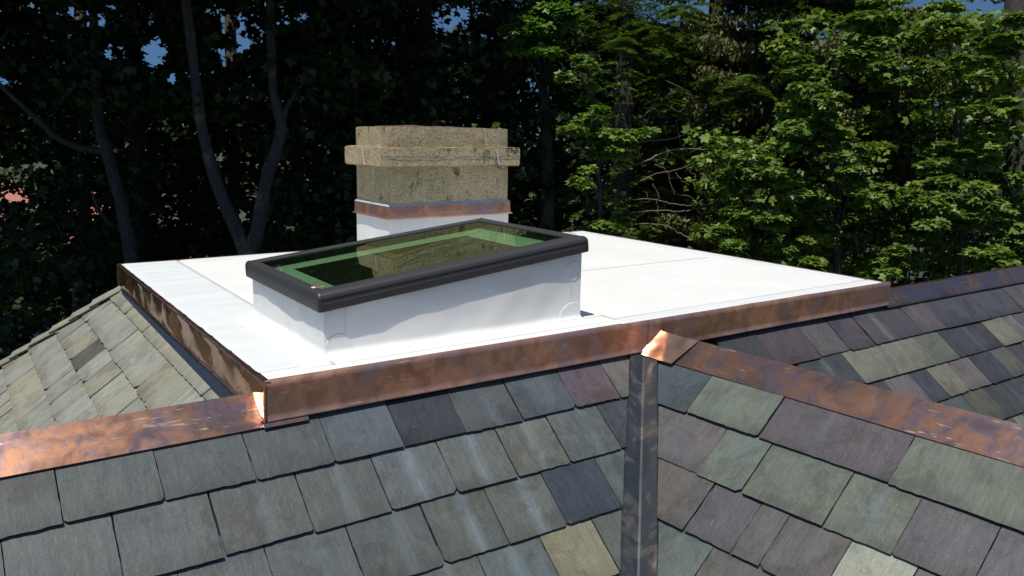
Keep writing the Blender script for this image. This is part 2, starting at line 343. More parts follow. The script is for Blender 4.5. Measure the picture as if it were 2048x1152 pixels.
fas = wavy_sheet('copper_fascia', (-.004, -.002), (2.08, -.002), 0, -.155, (0, -1), M_cu_front, .004, 2.2, 90)
wavy_sheet('copper_fascia', (2.075, -.005), (W_ + .03, -.005), 0, -.150, (0, -1), M_cu_front, .004, 2.2, 90)
wavy_sheet('copper_fascia', (-.010, D_ + .004), (-.010, -.004), 0, -.150, (-1, 0), M_cu_side, .013, 3.4, 260, 12)
wavy_sheet('copper_fascia', (W_ + .004, -.0), (W_ + .004, D_ + .004), 0, -.150, (1, 0), M_cu_front, .006, 2.5, 60)
wavy_sheet('copper_fascia', (W_, D_ + .002), (0, D_ + .002), 0, -.150, (0, 1), M_cu_front, .006, 2.5, 60)
# folded corner bead at the near left corner and the lapped end under it
mb = MB(); mb.tube([(-.006, -.006, .004), (-.014, -.012, -.16)], .0035, 8); mb.build('corner_bead', M_cu_bright, house)

# ---- slates
def clip(poly, hp):
    a, b, c = hp; out = []                                       # keep a*u+b*v <= c
    for i in range(len(poly)):
        p, q = poly[i], poly[(i + 1) % len(poly)]; dp = a * p[0] + b * p[1] - c; dq = a * q[0] + b * q[1] - c
        if dp <= 0: out.append(p)
        if (dp < 0) != (dq < 0) and abs(dp - dq) > 1e-9:
            s = dp / (dp - dq); out.append((p[0] + (q[0] - p[0]) * s, p[1] + (q[1] - p[1]) * s))
    return out
class Plane:
    def __init__(s, O, u, down, K):
        s.O = np.asarray(O, float); s.cool = (.98, 1.0, 1.04); s.u = np.asarray(u, float); s.v = np.asarray(down, float); s.v /= np.linalg.norm(s.v); s.n = np.cross(s.u, s.v)
        if s.n[2] < 0: s.n = -s.n
        s.n /= np.linalg.norm(s.n); s.K = K; s.V = []; s.F = []; s.tint = []; s.loc = []; s.stk = []; s.hp = []; s.rows = {}
    def uv(s, px):
        q = hit(px, s.n, s.O) - s.O; return q @ s.u, q @ s.v
    def p3(s, u, v, h): return s.O + s.u * u + s.v * v + s.n * h
    def line_hp(s, P, Q, side):                                   # half-plane left/right of 3D line, keeps the side of point 'side'
        a = np.array([(P - s.O) @ s.u, (P - s.O) @ s.v]); b = np.array([(Q - s.O) @ s.u, (Q - s.O) @ s.v]); d = b - a; n = np.array([d[1], -d[0]]); n /= np.linalg.norm(n); c = n @ a
        if n @ np.array(side) > c: n = -n; c = -c
        s.hp.append((n[0], n[1], c))
    def slate(s, u0, u1, vt, vb, col, streak=0, su=0, rough=1.0, lift=0):
        g_ = .0018 + random.random() * .0016; u0 += g_; u1 -= g_; vb += random.uniform(-.004, .004) ; skew = random.uniform(-.003, .003)
        J = random.choice([.0012, .0016, .003]) * rough; pts = []
        def edge(a, b, n, jx, jy):
            ph = random.random() * 99
            for i in range(n):
                t_ = i / n; x = a[0] + (b[0] - a[0]) * t_; y = a[1] + (b[1] - a[1]) * t_; k = 0 if i == 0 else 1
                pts.append((x + k * jx * (nz(ph, i * .5) * .8 + random.uniform(-.5, .5)), y + k * jy * (nz(ph + 9, i * .45) * .8 + random.uniform(-.6, .6))))
        ch = random.choice([0, 0, .004, .009, .018]) * rough; ch2 = random.choice([0, 0, 0, .004, .010, .018]) * rough
        A = (u0, vt); B = (u0 - skew, vb - ch); B2 = (u0 + ch * 1.3 - skew, vb); C = (u1 - ch2 * 1.2 - skew, vb + skew); C2 = (u1 - skew, vb - ch2 + skew); Dd = (u1, vt)
        nv_ = 10; nu_ = max(6, int((u1 - u0) / .022))
        edge(A, B, nv_, J, 0)
        if ch: edge(B, B2, 2, J, J)
        edge(B2 if ch else B, C if ch2 else C2, nu_, 0, J * 1.2)
        if ch2: edge(C, C2, 2, J, J)
        edge(C2, Dd, nv_, J, 0); pts.append(Dd)
        for hp in s.hp:
            pts = clip(pts, hp)
            if len(pts) < 3: return
        tb = .0075 + random.random() * .004; Lh = .016 + random.uniform(0, .004); b = len(s.V); k = len(pts); off = random.random() * 50; tw = random.uniform(-.0045, .0045)
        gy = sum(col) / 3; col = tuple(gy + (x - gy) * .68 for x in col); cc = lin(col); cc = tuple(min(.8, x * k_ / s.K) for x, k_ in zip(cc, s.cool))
        for top in (1, 0):
            for (u, v) in pts:
                h = Lh * (v - vt) / max(vb - vt, .01) + lift + tw * (u - u0) / (u1 - u0) + (0 if top else -tb)
                s.V.append(s.p3(u, v, h)); 
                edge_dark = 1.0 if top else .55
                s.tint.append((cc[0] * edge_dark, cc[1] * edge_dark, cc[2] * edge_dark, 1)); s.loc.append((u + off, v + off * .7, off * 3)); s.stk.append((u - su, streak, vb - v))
        s.F.append(tuple(b + i for i in range(k))); s.F.append(tuple(b + k + i for i in reversed(range(k))))
        # sides share duplicates so that shading stays crisp
        for i in range(k):
            j = (i + 1) % k; s.F.append((b + i, b + k + i, b + k + j, b + j))
    def row(s, vb, ex, joints, cols, streaks=None, prev=None):
        for i, c in enumerate(cols):
            u0, u1 = joints[i], joints[i + 1]; st = 0; su = 0
            if streaks and streaks[i]:
                st = streaks[i]; cand = [j for j in (prev or []) if u0 + .04 < j < u1 - .04]; su = cand[0] if cand else (u0 + u1) / 2 + random.uniform(-.05, .05)
            s.slate(u0, u1, vb - ex - .085, vb, c, st, su)
        return joints
    def auto(s, vb, ex, u0, u1, pal, wmin=.17, wmax=.34, strk=0, jit=6):
        u = u0
        while u < u1:
            w2 = random.uniform(wmin, wmax); c = random.choice(pal); dj = random.uniform(-jit, jit); c = tuple(x + dj + random.uniform(-1.5, 1.5) for x in c)
            s.slate(u, u + w2, vb - ex - .085, vb, c, random.choice([0, 0, strk * random.random()]), u + w2 * random.uniform(.3, .7)); u += w2
    def build(s, name, parent=house):
        # reverse faces if the normal came out wrong
        f0 = s.F[0]; a, b_, c = (np.array(s.V[f0[0]]), np.array(s.V[f0[len(f0) // 3]]), np.array(s.V[f0[2 * len(f0) // 3]]))
        F = s.F if np.cross(b_ - a, c - a) @ s.n > 0 else [tuple(reversed(f)) for f in s.F]
        return mesh(name, s.V, F, M_slate, parent, attrs={'tint': ('FLOAT_COLOR', s.tint), 'loc': ('FLOAT_VECTOR', s.loc), 'stk': ('FLOAT_VECTOR', s.stk)})

# wing axis
wd = dirpx((-300, 242)); wd[2] = 0; wd /= np.linalg.norm(wd); wp = np.array([wd[1], -wd[0], 0])     # wd: away from camera, wp: to the right
P1 = hit((1292, 710), (0, 0, 1), (0, 0, -.18))
RS = .125                                                                                             # half width of the ridge
nF = np.array([0, -SA, 1.]); nW = -SW * wp + np.array([0, 0, 1.]); WO = P1 - np.array([0, 0, .01])
RP = P1 + wp * RS                                                                                     # under the ridge line
nW2 = SW * wp + np.array([0, 0, 1.]); WO2 = P1 + 2 * RS * wp - np.array([0, 0, .01])
FO = np.array([0, 0, -HF])
def meet(na, qa, nb, qb):
    d = np.cross(na, nb); d /= np.linalg.norm(d); d = d if d[2] < 0 else -d
    p = np.linalg.solve(np.array([na, nb, [0, 1, 0]]), [na @ qa, nb @ qb, 0.0]); return p, d
VP, VD = meet(nF, FO, nW, WO); VP2_, VD2 = meet(nF, FO, nW2, WO2)

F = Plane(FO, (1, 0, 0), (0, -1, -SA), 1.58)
side = (0.0, .6)
F.line_hp(VP, VP + VD, side); hpF = F.hp[0]; F.hp[0] = (hpF[0], hpF[1], hpF[2] - .035)
U = lambda x, y: F.uv((x, y))[0]
E = .26
j0 = [U(126, 1044) - .32] + [U(x, y) for x, y in ((126, 1044), (329, 1001), (510, 961), (667, 925), (806, 896), (930, 869), (1045, 844), (1153, 820), (1240, 800))] + [U(1264, 795) + .3]
c0 = [(96, 102, 100), (93, 101, 99), (88, 97, 101), (86, 95, 99), (92, 106, 114), (60, 66, 76), (88, 96, 99), (85, 97, 104), (106, 88, 99), (120, 116, 106)]
F.auto(.218, E, j0[0] - 2.2, j0[0], [(92, 100, 100), (88, 98, 101)])
F.row(.218, E, j0, c0, [0, 0, 0, 0, 0, 0, .25, .2, 0, 0])
j1 = [U(1, 1077) - .33, U(1, 1077), U(222, 1026), U(448, 1111), U(625, 1063), U(780, 1022), U(914, 985), U(1035, 957), U(1140, 929), U(1242, 903), U(1254, 901) + .3]
c1 = [(96, 104, 104), (98, 106, 106), (96, 102, 102), (99, 103, 101), (97, 101, 98), (104, 112, 112), (103, 111, 107), (110, 114, 104), (100, 110, 110), (74, 76, 86)]
F.row(.475, E, j1, c1, [0, 0, .15, .25, .4, .7, .75, .5, .45, .1], j0)
F.auto(.475, E, j1[0] - 2.2, j1[0], [(92, 100, 100), (88, 98, 101)])
u2 = U(526, 1093); j2 = [u2 - .62, u2 - .30, u2, U(706, 1100), U(888, 1131), U(1016, 1089), U(1134, 1055), U(1243, 1022), U(1254, 1020) + .3]
F.row(.745, .27, j2, [(96, 104, 104), (95, 104, 104), (94, 103, 103), (92, 100, 98), (100, 109, 106), (103, 112, 106), (60, 74, 89), (92, 106, 104)][:8] if False else [(96, 104, 104), (95, 104, 104), (94, 103, 103), (92, 100, 98), (100, 107, 100), (103, 111, 104), (60, 74, 89), (92, 106, 104)], [0, .1, .2, .3, .7, .65, 0, .2], j1)
F.auto(.745, .27, j2[0] - 2.0, j2[0], [(92, 100, 100), (88, 98, 101)])
u3 = U(955, 1120); j3 = [u3 - .60, u3 - .29, u3, U(1080, 1080), U(1195, 1065), U(1209, 1092) + .4]
F.row(1.005, E, j3, [(96, 104, 102), (99, 106, 98), (98, 110, 110), (148, 142, 110), (96, 106, 100)], [0, .4, .6, 0, 0], j2)
F.auto(1.005, E, j3[0] - 2.0, j3[0], [(96, 104, 102), (92, 100, 98)], strk=.5)
for k in range(1, 7): F.auto(1.005 + k * E, E, -2.2 - .1 * k, 3.0, [(96, 104, 102), (92, 100, 98), (70, 78, 86), (104, 98, 98)], strk=.5)
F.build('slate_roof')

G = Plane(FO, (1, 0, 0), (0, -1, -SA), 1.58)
G.line_hp(VP2_, VP2_ + VD2, (3.5, .6))
def ug(X, Y): return G.uv((1250 + X / 1.767, 500 + Y / 1.767))
def UG(X, Y): return ug(X, Y)[0]
vg0 = np.mean([ug(*p)[1] for p in ((692, 386), (883, 340), (1048, 295), (1290, 244))]); vg1 = np.mean([ug(*p)[1] for p in ((848, 480), (1100, 409), (1330, 340))]); vg2 = np.mean([ug(*p)[1] for p in ((1087, 548), (1217, 502), (1290, 476))])
eg = (vg2 - vg0) / 2
ja = [UG(545, 425) - .34] + [UG(*p) for p in ((545, 425), (692, 386), (793, 361), (883, 340), (963, 314), (1048, 295), (1128, 275), (1295, 243), (1400, 212))]
G.row(vg0, eg, ja, [(72, 72, 78), (92, 78, 86), (101, 97, 99), (88, 79, 90), (90, 84, 86), (86, 79, 86), (101, 89, 90), (81, 81, 89), (84, 84, 91)], [0, 0, 0, 0, .5, 0, .1, .1, 0])
G.auto(vg0, eg, ja[-1], ja[-1] + 2.2, [(84, 83, 90), (92, 86, 90), (98, 94, 92)])
jb = [UG(848, 480) - .45] + [UG(*p) for p in ((848, 480), (1100, 409), (1180, 384), (1330, 340), (1395, 320))]; jb.append(jb[-1] + .16)
G.row(vg1, eg, jb, [(76, 78, 80), (129, 129, 109), (105, 109, 97), (77, 75, 81), (130, 128, 104), (124, 117, 113)], [.3, .3, 0, .2, 0, 0]); G.auto(vg1, eg, jb[-1], jb[-1] + 2.0, [(84, 83, 90), (124, 118, 110), (98, 94, 92)])
jc = [UG(912, 465) - .3, UG(912, 465)] + [UG(*p) for p in ((1087, 548), (1146, 528), (1217, 502), (1290, 476))]; jc.append(jc[-1] + .3)
G.row(vg2, eg, jc, [(78, 80, 87), (116, 106, 106), (72, 76, 88), (127, 124, 104), (115, 106, 105), (72, 73, 79)]); G.auto(vg2, eg, jc[-1], jc[-1] + 2.0, [(78, 78, 82), (92, 92, 86)])
jd = [UG(1110, 545) - .2, UG(1110, 545), UG(1187, 517), UG(1257, 488)]; jd.append(jd[-1] + .27); jd.append(jd[-1] + .3)
G.row(vg2 + eg, eg, jd, [(84, 87, 90), (88, 93, 94), (91, 92, 78), (76, 79, 78), (84, 84, 88)]); G.auto(vg2 + eg, eg, jd[-1], jd[-1] + 2.0, [(78, 78, 82), (92, 92, 86)])
G.auto(vg2 + 2 * eg, eg, 2.6, 7, [(122, 127, 105), (88, 92, 88), (92, 84, 90)], .14, .26)
for k in range(3, 10): G.auto(vg2 + k * eg, eg, 2.6, 7, [(100, 104, 96), (84, 84, 90), (92, 84, 90)], .14, .26)
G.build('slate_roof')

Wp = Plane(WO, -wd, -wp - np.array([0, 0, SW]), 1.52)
Wp.line_hp(VP, VP + VD, (1.5, .2)); h_ = Wp.hp[0]; Wp.hp[0] = (h_[0], h_[1], h_[2] - .040)
UW = lambda x, y: Wp.uv((x, y))[0]
k0 = [-.2, UW(1370, 834), UW(1517, 880), UW(1778, 970)]; k0.append(k0[-1] + .55); 
Wp.row(.242, E, k0, [(74, 91, 100), (113, 124, 108), (98, 89, 96), (109, 118, 102)], [.3, .2, .15, 0])
k1 = [-.1, UW(1396, 950), UW(1484, 987), UW(1646, 1057), UW(1780, 1119), UW(2005, 1052)]; k1.append(k1[-1] + .35)
Wp.row(.513, .268, k1, [(105, 100, 103), (112, 123, 110), (108, 117, 103), (110, 119, 103), (100, 97, 100), (102, 100, 106)], [.1, .2, .1, .3, .1, 0])
k2 = [-.1, UW(1372, 1062), UW(1462, 1110), UW(1519, 1137), UW(1703, 1088)]; k2.append(k2[-1] + .25); k2.append(k2[-1] + .3)
Wp.row(.775, E, k2, [(103, 98, 92), (96, 92, 101), (102, 98, 98), (99, 95, 96), (162, 168, 146), (108, 106, 104)], [.1, 0, .1, .2, 0, 0])
k3 = [0, UW(1425, 1100)]; k3.append(k3[-1] + .3)
Wp.row(1.035, E, k3, [(100, 113, 106), (101, 99, 95)]); Wp.auto(1.035, E, k3[-1], 2.2, [(103, 98, 98), (106, 116, 103)])
for v_, s_ in ((.242, k0[-1]), (.513, k1[-1]), (.775, k2[-1])): Wp.auto(v_, E, s_, s_ + 1.2, [(103, 98, 98), (106, 116, 103)])
for k in range(1, 7): Wp.auto(1.035 + k * E, E, 0, 3.0, [(103, 98, 98), (106, 116, 103), (98, 92, 99)])
Wp.build('slate_roof')

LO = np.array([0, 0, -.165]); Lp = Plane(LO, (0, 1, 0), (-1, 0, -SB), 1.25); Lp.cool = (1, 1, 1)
HA = hit((245, 577), Lp.n, LO); HB = hit((0, 735), Lp.n, LO); hd = (HB - HA); hd /= np.linalg.norm(hd)
Lp.line_hp(HA, HB, (1., .5)); Lp.hp.append((-1, 0, -.12))
def ul(X, Y): return Lp.uv((X / 2.743, 480 + Y / 2.743))[0]
def vl(X, Y): return Lp.uv((X / 2.743, 480 + Y / 2.743))[1]
def order(a): return sorted(a)
tan = [(150, 150, 130), (146, 148, 132), (154, 150, 128), (140, 141, 126), (147, 150, 136)]
def lrow(vb, ex, pts, ups, cols=None):
    us = order([ul(*p) for p in pts]); us = [us[0] - .25, *us]; 
    while us[0] > -1.2: us.insert(0, us[0] - random.uniform(.16, .27))
    while us[-1] < ups: us.append(us[-1] + random.uniform(.2, .3))
    for i in range(len(us) - 1):
        c = random.choice(tan); dj = random.uniform(-6, 6); c = tuple(x + dj for x in c)
        if cols:
            for (cu, cc) in cols:
                if us[i] < cu < us[i + 1]: c = cc
        Lp.slate(us[i], us[i + 1], vb - ex - .085, vb, c, 0, 0, 1.6)
v1 = vl(785, 510); v2 = vl(600, 620); v3 = vl(410, 700); ex = (v3 - v1) / 2
lrow(v1, ex, [(690, 415), (790, 515), (1100, 885)], 3.3)
lrow(v2, ex, [(600, 632), (645, 690), (735, 850), (475, 462)], 3.6)
lrow(v3, ex, [(395, 670), (425, 738), (455, 808), (500, 880)], 3.8, [((ul(395, 670) + ul(425, 738)) / 2, (96, 96, 82))])
lrow(v3 + ex, ex, [(172, 640), (248, 845), (272, 920), (300, 1000)], 4.0)
lrow(v3 + 2 * ex, ex, [(60, 808), (85, 1020)], 4.2)
for k in range(3, 10): lrow(v3 + k * ex, ex, [(60, 808)], 4.4)
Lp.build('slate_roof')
# hip slates riding the far edge of the left slope
hs = Plane(LO, (0, 1, 0), (-1, 0, -SB), 1.12); ph = np.cross(Lp.n, hd); ph /= np.linalg.norm(ph)
if ph @ np.array([0, 1, 0]) > 0: ph = -ph            # into the slope
stepL = .19; s_ = .05
while s_ < 2.6:
    a = HA + hd * (s_ - .07) ; b_ = HA + hd * (s_ + stepL); wdt = .085 + random.uniform(-.008, .012)
    q = [a - ph * .012, b_ - ph * .012, b_ + ph * wdt, a + ph * wdt]; k = len(hs.V); c = random.choice(tan); c = tuple(v_ / 1.42 for v_ in lin(tuple(x + 4 for x in c))); off = random.random() * 40
    N_ = 7; top = []
    for (A_, B_) in ((q[0], q[1]), (q[1], q[2]), (q[2], q[3]), (q[3], q[0])):
        for i in range(N_): top.append(A_ + (B_ - A_) * i / N_ + Lp.n * 0 + (random.uniform(-.003, .003)) * ph + random.uniform(-.003, .003) * hd * (1 if i else 0))
    def hh(p): return .024 + .02 * ((p - a) @ hd) / (stepL + .07)
    for dz in (0, -.010):
        for p in top: hs.V.append(p + Lp.n * (hh(p) + dz)); hs.tint.append((*c, 1)); hs.loc.append(tuple((p @ hd + off, p @ ph + off, off))); hs.stk.append((1, 0, 1))
    n_ = len(top); hs.F.append(tuple(k + i for i in range(n_))); hs.F.append(tuple(k + n_ + i for i in reversed(range(n_))))
    for i in range(n_): hs.F.append((k + i, k + n_ + i, k + n_ + (i + 1) % n_, k + (i + 1) % n_))
    s_ += stepL
hs.build('hip_slates')
# dark flashing strip at the head of the left slope
mb = MB(); pa = [Lp.p3(3.20, -.02, .016), Lp.p3(.13, -.02, .016), Lp.p3(.13, .062, .017), Lp.p3(3.12, .028, .017)]; mb.slab(pa, Lp.n, .003); mb.build('head_flashing', M_apron, house)

# ---- under-roof solids and the slopes that face away
RZ = -.072; RY = .115
LX = -3.4; RX = 8.2; RIDW = -4.5
def slope(quad, n): 
    mb = MB(); mb.slab(quad, n, .05); return mb
body = MB(); dz = 3.2
# main front plane, wing planes, left plane, rear planes (dark boarding just under the slates)
def pl(n, q, x, y): n = np.asarray(n, float); return np.array([x, y, q[2] - (n[0] * (x - q[0]) + n[1] * (y - q[1])) / n[2]])
low = -2.9
lo = np.array([0, 0, .012])
body.slab([pl(nF, FO, LX, 0.1) - lo, pl(nF, FO, LX, low) - lo, pl(nF, FO, RX, low) - lo, pl(nF, FO, RX, .1) - lo], nF, .05)
yy = lambda s, k: P1 + wp * s - wd * k
def wpt(n, q, s, k): p = P1 + wp * s - wd * k; return pl(n, q, p[0], p[1])
A0, B0 = wpt(nW, WO, RS, .0), wpt(nW, WO, RS, 3.6)
body.slab([A0 - lo, pl(nW, WO, *(VP[:2])) - lo, pl(nW, WO, *((VP + VD * 3.2)[:2])) - lo, B0 - lo], nW, .05)
A1, B1 = wpt(nW2, WO2, RS, .0), wpt(nW2, WO2, RS, 3.6)
body.slab([A1 - lo, B1 - lo, pl(nW2, WO2, *((VP2_ + VD2 * 3.2)[:2])) - lo, pl(nW2, WO2, *(VP2_[:2])) - lo], nW2, .05)
nL = np.array([-SB, 0, 1.]); HB2 = HA + hd * 3.2
body.slab([pl(nL, LO, 0, HA[1]) - lo, pl(nL, LO, HB2[0], HB2[1]) - lo, pl(nL, LO, HB2[0], -.0) - lo, pl(nL, LO, 0, 0.) - lo], nL, .05)
body.build('roof_boarding', M_under, house)
# rear slopes
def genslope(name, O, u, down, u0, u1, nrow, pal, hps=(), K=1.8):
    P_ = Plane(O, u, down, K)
    for a in hps: P_.line_hp(*a)
    for k in range(nrow): P_.auto(.22 + k * E, E, u0, u1, pal, .2, .34)
    return P_.build(name)
GP = [(92, 98, 98), (88, 86, 92), (104, 104, 98)]
genslope('slate_roof', (0, 2 * RY, -.19), (1, 0, 0), (0, 1, -SA), LX, -.02, 9, GP)
genslope('slate_roof', (W_ + .02, 2 * RY, -.19), (1, 0, 0), (0, 1, -SA), 0, 3.8, 9, GP)
genslope('slate_roof', (0, D_, -.17), (1, 0, 0), (0, 1, -SA), .0, W_, 9, GP)
genslope('slate_roof', WO2, -wd, wp - np.array([0, 0, SW]), 0, 3.6, 9, GP, [(VP2_, VP2_ + VD2, (3., .2))])
mb = MB(); mb.slab([(LX, 2 * RY, -.21), (0, 2 * RY, -.21), (0, 2 * RY + 2.6, -.21 - 2.6 * SA), (LX, 2 * RY + 2.6, -.21 - 2.6 * SA)][::-1], (0, SA, 1), .04)
mb.slab([(W_, 2 * RY, -.21), (RX, 2 * RY, -.21), (RX, 2 * RY + 2.6, -.21 - 2.6 * SA), (W_, 2 * RY + 2.6, -.21 - 2.6 * SA)][::-1], (0, SA, 1), .04)
mb.slab([(HB2[0], D_ + 2.6, -.19 - 2.6 * SA), (0, D_, -.19), (W_, D_, -.19), (W_, D_ + 2.6, -.19 - 2.6 * SA)], (0, SA, 1), .04)
mb.build('roof_boarding', M_under, house)
mb = MB(); mb.box((LX, low + .35, GZ), (RX, D_ + 2.2, -2.45)); q = P1 - wd * 3.4
mb.box((q[0] - 2.2, q[1], GZ), (q[0] + 2.6, low + .35, -2.45)); mb.build('wall', M_wall, house)

# ---- ridge caps (folded copper)
def cap(name, A_, B_, prof_l, prof_r, ridge_up, nu, mat, amp=.003, sc=3.0, parent=house, smooth=True):
    """A_->B_ along the ridge; prof_l / prof_r: (offset vec) of both lower edges from the ridge line"""
    A_, B_ = np.asarray(A_, float), np.asarray(B_, float); V = []; Fc = []; pl_, pr_ = np.asarray(prof_l, float), np.asarray(prof_r, float)
    nl = np.cross(B_ - A_, pl_); nl /= np.linalg.norm(nl); nl = nl if nl[2] > 0 else -nl
    nr = np.cross(B_ - A_, pr_); nr /= np.linalg.norm(nr); nr = nr if nr[2] > 0 else -nr
    prof = []
    K_ = 6
    hem_l = pl_ / np.linalg.norm(pl_)
    prof.append((pl_ * 1.0 - nl * .012, nl, 0)); prof.append((pl_ * 1.0 + nl * .0, nl, 0))
    for j in range(1, K_): prof.append((pl_ * (1 - j / K_), nl, 1))
    prof.append((np.array([0, 0, .004]), nl, 0))
    for j in range(1, K_ + 1): prof.append((pr_ * (j / K_), nr, 1 if j < K_ else 0))
    prof.append((pr_ - nr * .012, nr, 0)); m = len(prof)
    for i in range(nu + 1):
        p = A_ + (B_ - A_) * i / nu
        for off, n_, wv in prof:
            q = p + off; q = q + n_ * (wv * amp * nz(q[0] * sc, q[1] * sc, q[2] * sc)); V.append(q)
    for i in range(nu):
        for j in range(m - 1): Fc.append((i * m + j, i * m + j + 1, (i + 1) * m + j + 1, (i + 1) * m + j))
    f = Fc[1]; n_ = np.cross(V[f[1]] - V[f[0]], V[f[2]] - V[f[0]])
    if n_ @ nl < 0: Fc = [tuple(reversed(f)) for f in Fc]
    return mesh(name, V, Fc, mat, parent, smooth=smooth)
pf = np.array([0, -RY - .005, -RY * SA + .002]); pb = np.array([0, RY, -RY * SA])
cap('ridge_cap', (LX, RY, RZ), (-.008, RY, RZ), pf * 1.07, pb, 1, 110, M_cu_cap, .001, smooth=False)
# lapped tail showing under the fascia at the corner
mb = MB(); mb.slab([(-.02, -.012, -.1645), (-.02, -.024, -.178), (.165, -.024, -.178), (.165, -.012, -.1645)], nF, .0025); mb.build('lap_tail', M_cu_cap, house)
cap('ridge_cap', (W_ + .012, RY - .01, RZ - .002), (RX, RY - .01, RZ - .002), pf, pb, 1, 140, M_cu_wave, .010, 5.0)
ra = P1 + wp * RS; ra[2] = -.18 + SW * RS
ea = ra - wd * .03; eb = ra - wd * 3.7
cap('ridge_cap', ea, eb, -wp * (RS + .006) + np.array([0, 0, -SW * RS]), wp * RS + np.array([0, 0, -SW * RS]), 1, 150, M_cu_cap, .001, smooth=False)
# bright lapped piece at the head of the wing cap, dressed against the fascia
def headpiece():
    V = []; Fc = []; nu, nv2 = 16, 8
    for i in range(nu + 1):
        k = -.02 + .22 * i / nu
        for j in range(nv2 + 1):
            s = j / nv2; top = ra - wd * (k if i > 4 else k) ; fold = max(0, 1 - i / 5)
            off = -wp * (RS + .02) * s + np.array([0, 0, -SW * RS * s])
            cut = .20 * (1 - .0 * s)
            q = top + off * (1.02) + nWu * (.007 + .014 * fold ** 2 + .0015 * nz(k * 14, s * 3)); q = q + wd * (-.05 * (1 - s) * (i / nu)) ; V.append(q)
    for i in range(nu):
        for j in range(nv2): Fc.append((i * (nv2 + 1) + j, i * (nv2 + 1) + j + 1, (i + 1) * (nv2 + 1) + j + 1, (i + 1) * (nv2 + 1) + j))
    return mesh('cap_end_piece', V, Fc, M_cu_bright, house, smooth=True)
nWu = nW / np.linalg.norm(nW)
headpiece()
# ---- valley lining
def valley():
    nFu = nF / np.linalg.norm(nF); a = np.cross(nFu, VD); a /= np.linalg.norm(a); a = a if a[0] < 0 else -a
    b_ = np.cross(nWu, VD); b_ /= np.linalg.norm(b_); b_ = b_ if b_[0] > 0 else -b_
    V = []; Fc = []; prof = [(a, .106, nFu, .006), (a, .104, nFu, .022), (a, .05, nFu, .021), (a, .0035, nFu, .019), (a, .0012, nFu, .027), (b_, .0012, nWu, .027), (b_, .0035, nWu, .019), (b_, .05, nWu, .021), (b_, .104, nWu, .022), (b_, .106, nWu, .006)]
    nu = 90; m = len(prof)
    for i in range(nu + 1):
        p = VP + VD * (-.03 + 3.0 * i / nu)
        for (dv, w_, n_, h_) in prof: V.append(p + dv * w_ * (.84 + .12 * min(1, i / 60)) + n_ * (h_ + .0022 * nz(i * .13, w_ * 20)))
    for i in range(nu):
        for j in range(m - 1): Fc.append((i * m + j, i * m + j + 1, (i + 1) * m + j + 1, (i + 1) * m + j))
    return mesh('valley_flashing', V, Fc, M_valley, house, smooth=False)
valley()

# ------------------------------------------------------------------ skylight
sk = empty('skylight', (1.06, .74, 0)); sk.parent = house; sk.matrix_parent_inverse = Matrix.Translation(-parent_world(house))
OX0, OX1, OY0, OY1 = .312, 1.818, .208, 1.262; IX0, IX1, IY0, IY1 = .365, 1.74, .300, 1.180
def zb(x): return .2115 + .109 * (x - .312)
CX0, CX1, CY0, CY1 = .340, 1.790, .232, 1.246
def curb_pt(side_, s, t, extra=0):
    """side: 0 front,1 right,2 back,3 left; s along, t height 0..1"""
    cs = [(CX0, CY0), (CX1, CY0), (CX1, CY1), (CX0, CY1)]; outs = [(0, -1), (1, 0), (0, 1), (-1, 0)]
    a = cs[side_]; b_ = cs[(side_ + 1) % 4]; x = a[0] + (b_[0] - a[0]) * s; y = a[1] + (b_[1] - a[1]) * s; zt = zb(x) + .03
    z = zt * t; ed = min(1, s * 9, (1 - s) * 9)
    w_ = ed * (.009 * nz(x * 3.6 + side_ * 5, y * 3.6, z * 3.2 + 4) + .003 * nz(x * 9, y * 9, z * 9)) * min(1, (1 - t) * 6 + .1) + .022 * max(0, 1 - z / .035) ** 2
    o = outs[side_]; q = np.array([x + o[0] * (w_ + extra), y + o[1] * (w_ + extra), z])
    if w_ > 0: 
        # flare corners outward on both axes
        fl = .022 * max(0, 1 - z / .035) ** 2
        if s < 1e-6: q += np.array([*outs[(side_ - 1) % 4], 0]) * fl
        if s > 1 - 1e-6: q += np.array([*outs[(side_ + 1) % 4], 0]) * fl
    return q
V = []; Fc = []; NS, NT = 70, 26
for sd_ in range(4):
    b0 = len(V)
    for i in range(NS + 1):
        for j in range(NT + 1): V.append(curb_pt(sd_, i / NS, (j / NT) ** 1.4))
    for i in range(NS):
        for j in range(NT): Fc.append((b0 + i * (NT + 1) + j, b0 + (i + 1) * (NT + 1) + j, b0 + (i + 1) * (NT + 1) + j + 1, b0 + i * (NT + 1) + j + 1))
curb = mesh('curb', V, Fc, M_curb, sk, smooth=True)
def patch(sd_, s0, z0, r, parent=curb, rz=None):
    V = []; Fc = []; L = [CX1 - CX0, CY1 - CY0, CX1 - CX0, CY1 - CY0][sd_]; n = 40; rings = 5
    def pt(rr, a, e):
        s = s0 + rr * math.cos(a) / L; s = min(.9999, max(.0001, s)); x = CX0 + (CX1 - CX0) * s if sd_ == 0 else CX0; zt = zb(x) + .03
        t = max(.02, min(.86, (z0 + rr * math.sin(a)) / zt)); return curb_pt(sd_, s, t, e)
    V.append(pt(0, 0, .0024))
    for k in range(1, rings + 1):
        for i in range(n): V.append(pt(r * k / rings, 2 * math.pi * i / n, .0024))
    for i in range(n): V.append(pt(r * 1.02, 2 * math.pi * i / n, -.001))
    for i in range(n): Fc.append((0, 1 + i, 1 + (i + 1) % n))
    for k in range(rings):
        for i in range(n): Fc.append((1 + k * n + i, 1 + (k + 1) * n + i, 1 + (k + 1) * n + (i + 1) % n, 1 + k * n + (i + 1) % n))
    return mesh('round_patch', V, Fc, M_curb, parent)
patch(0, .045, .035, .062); patch(0, .965, .01, .088); patch(0, .962, .27, .05)
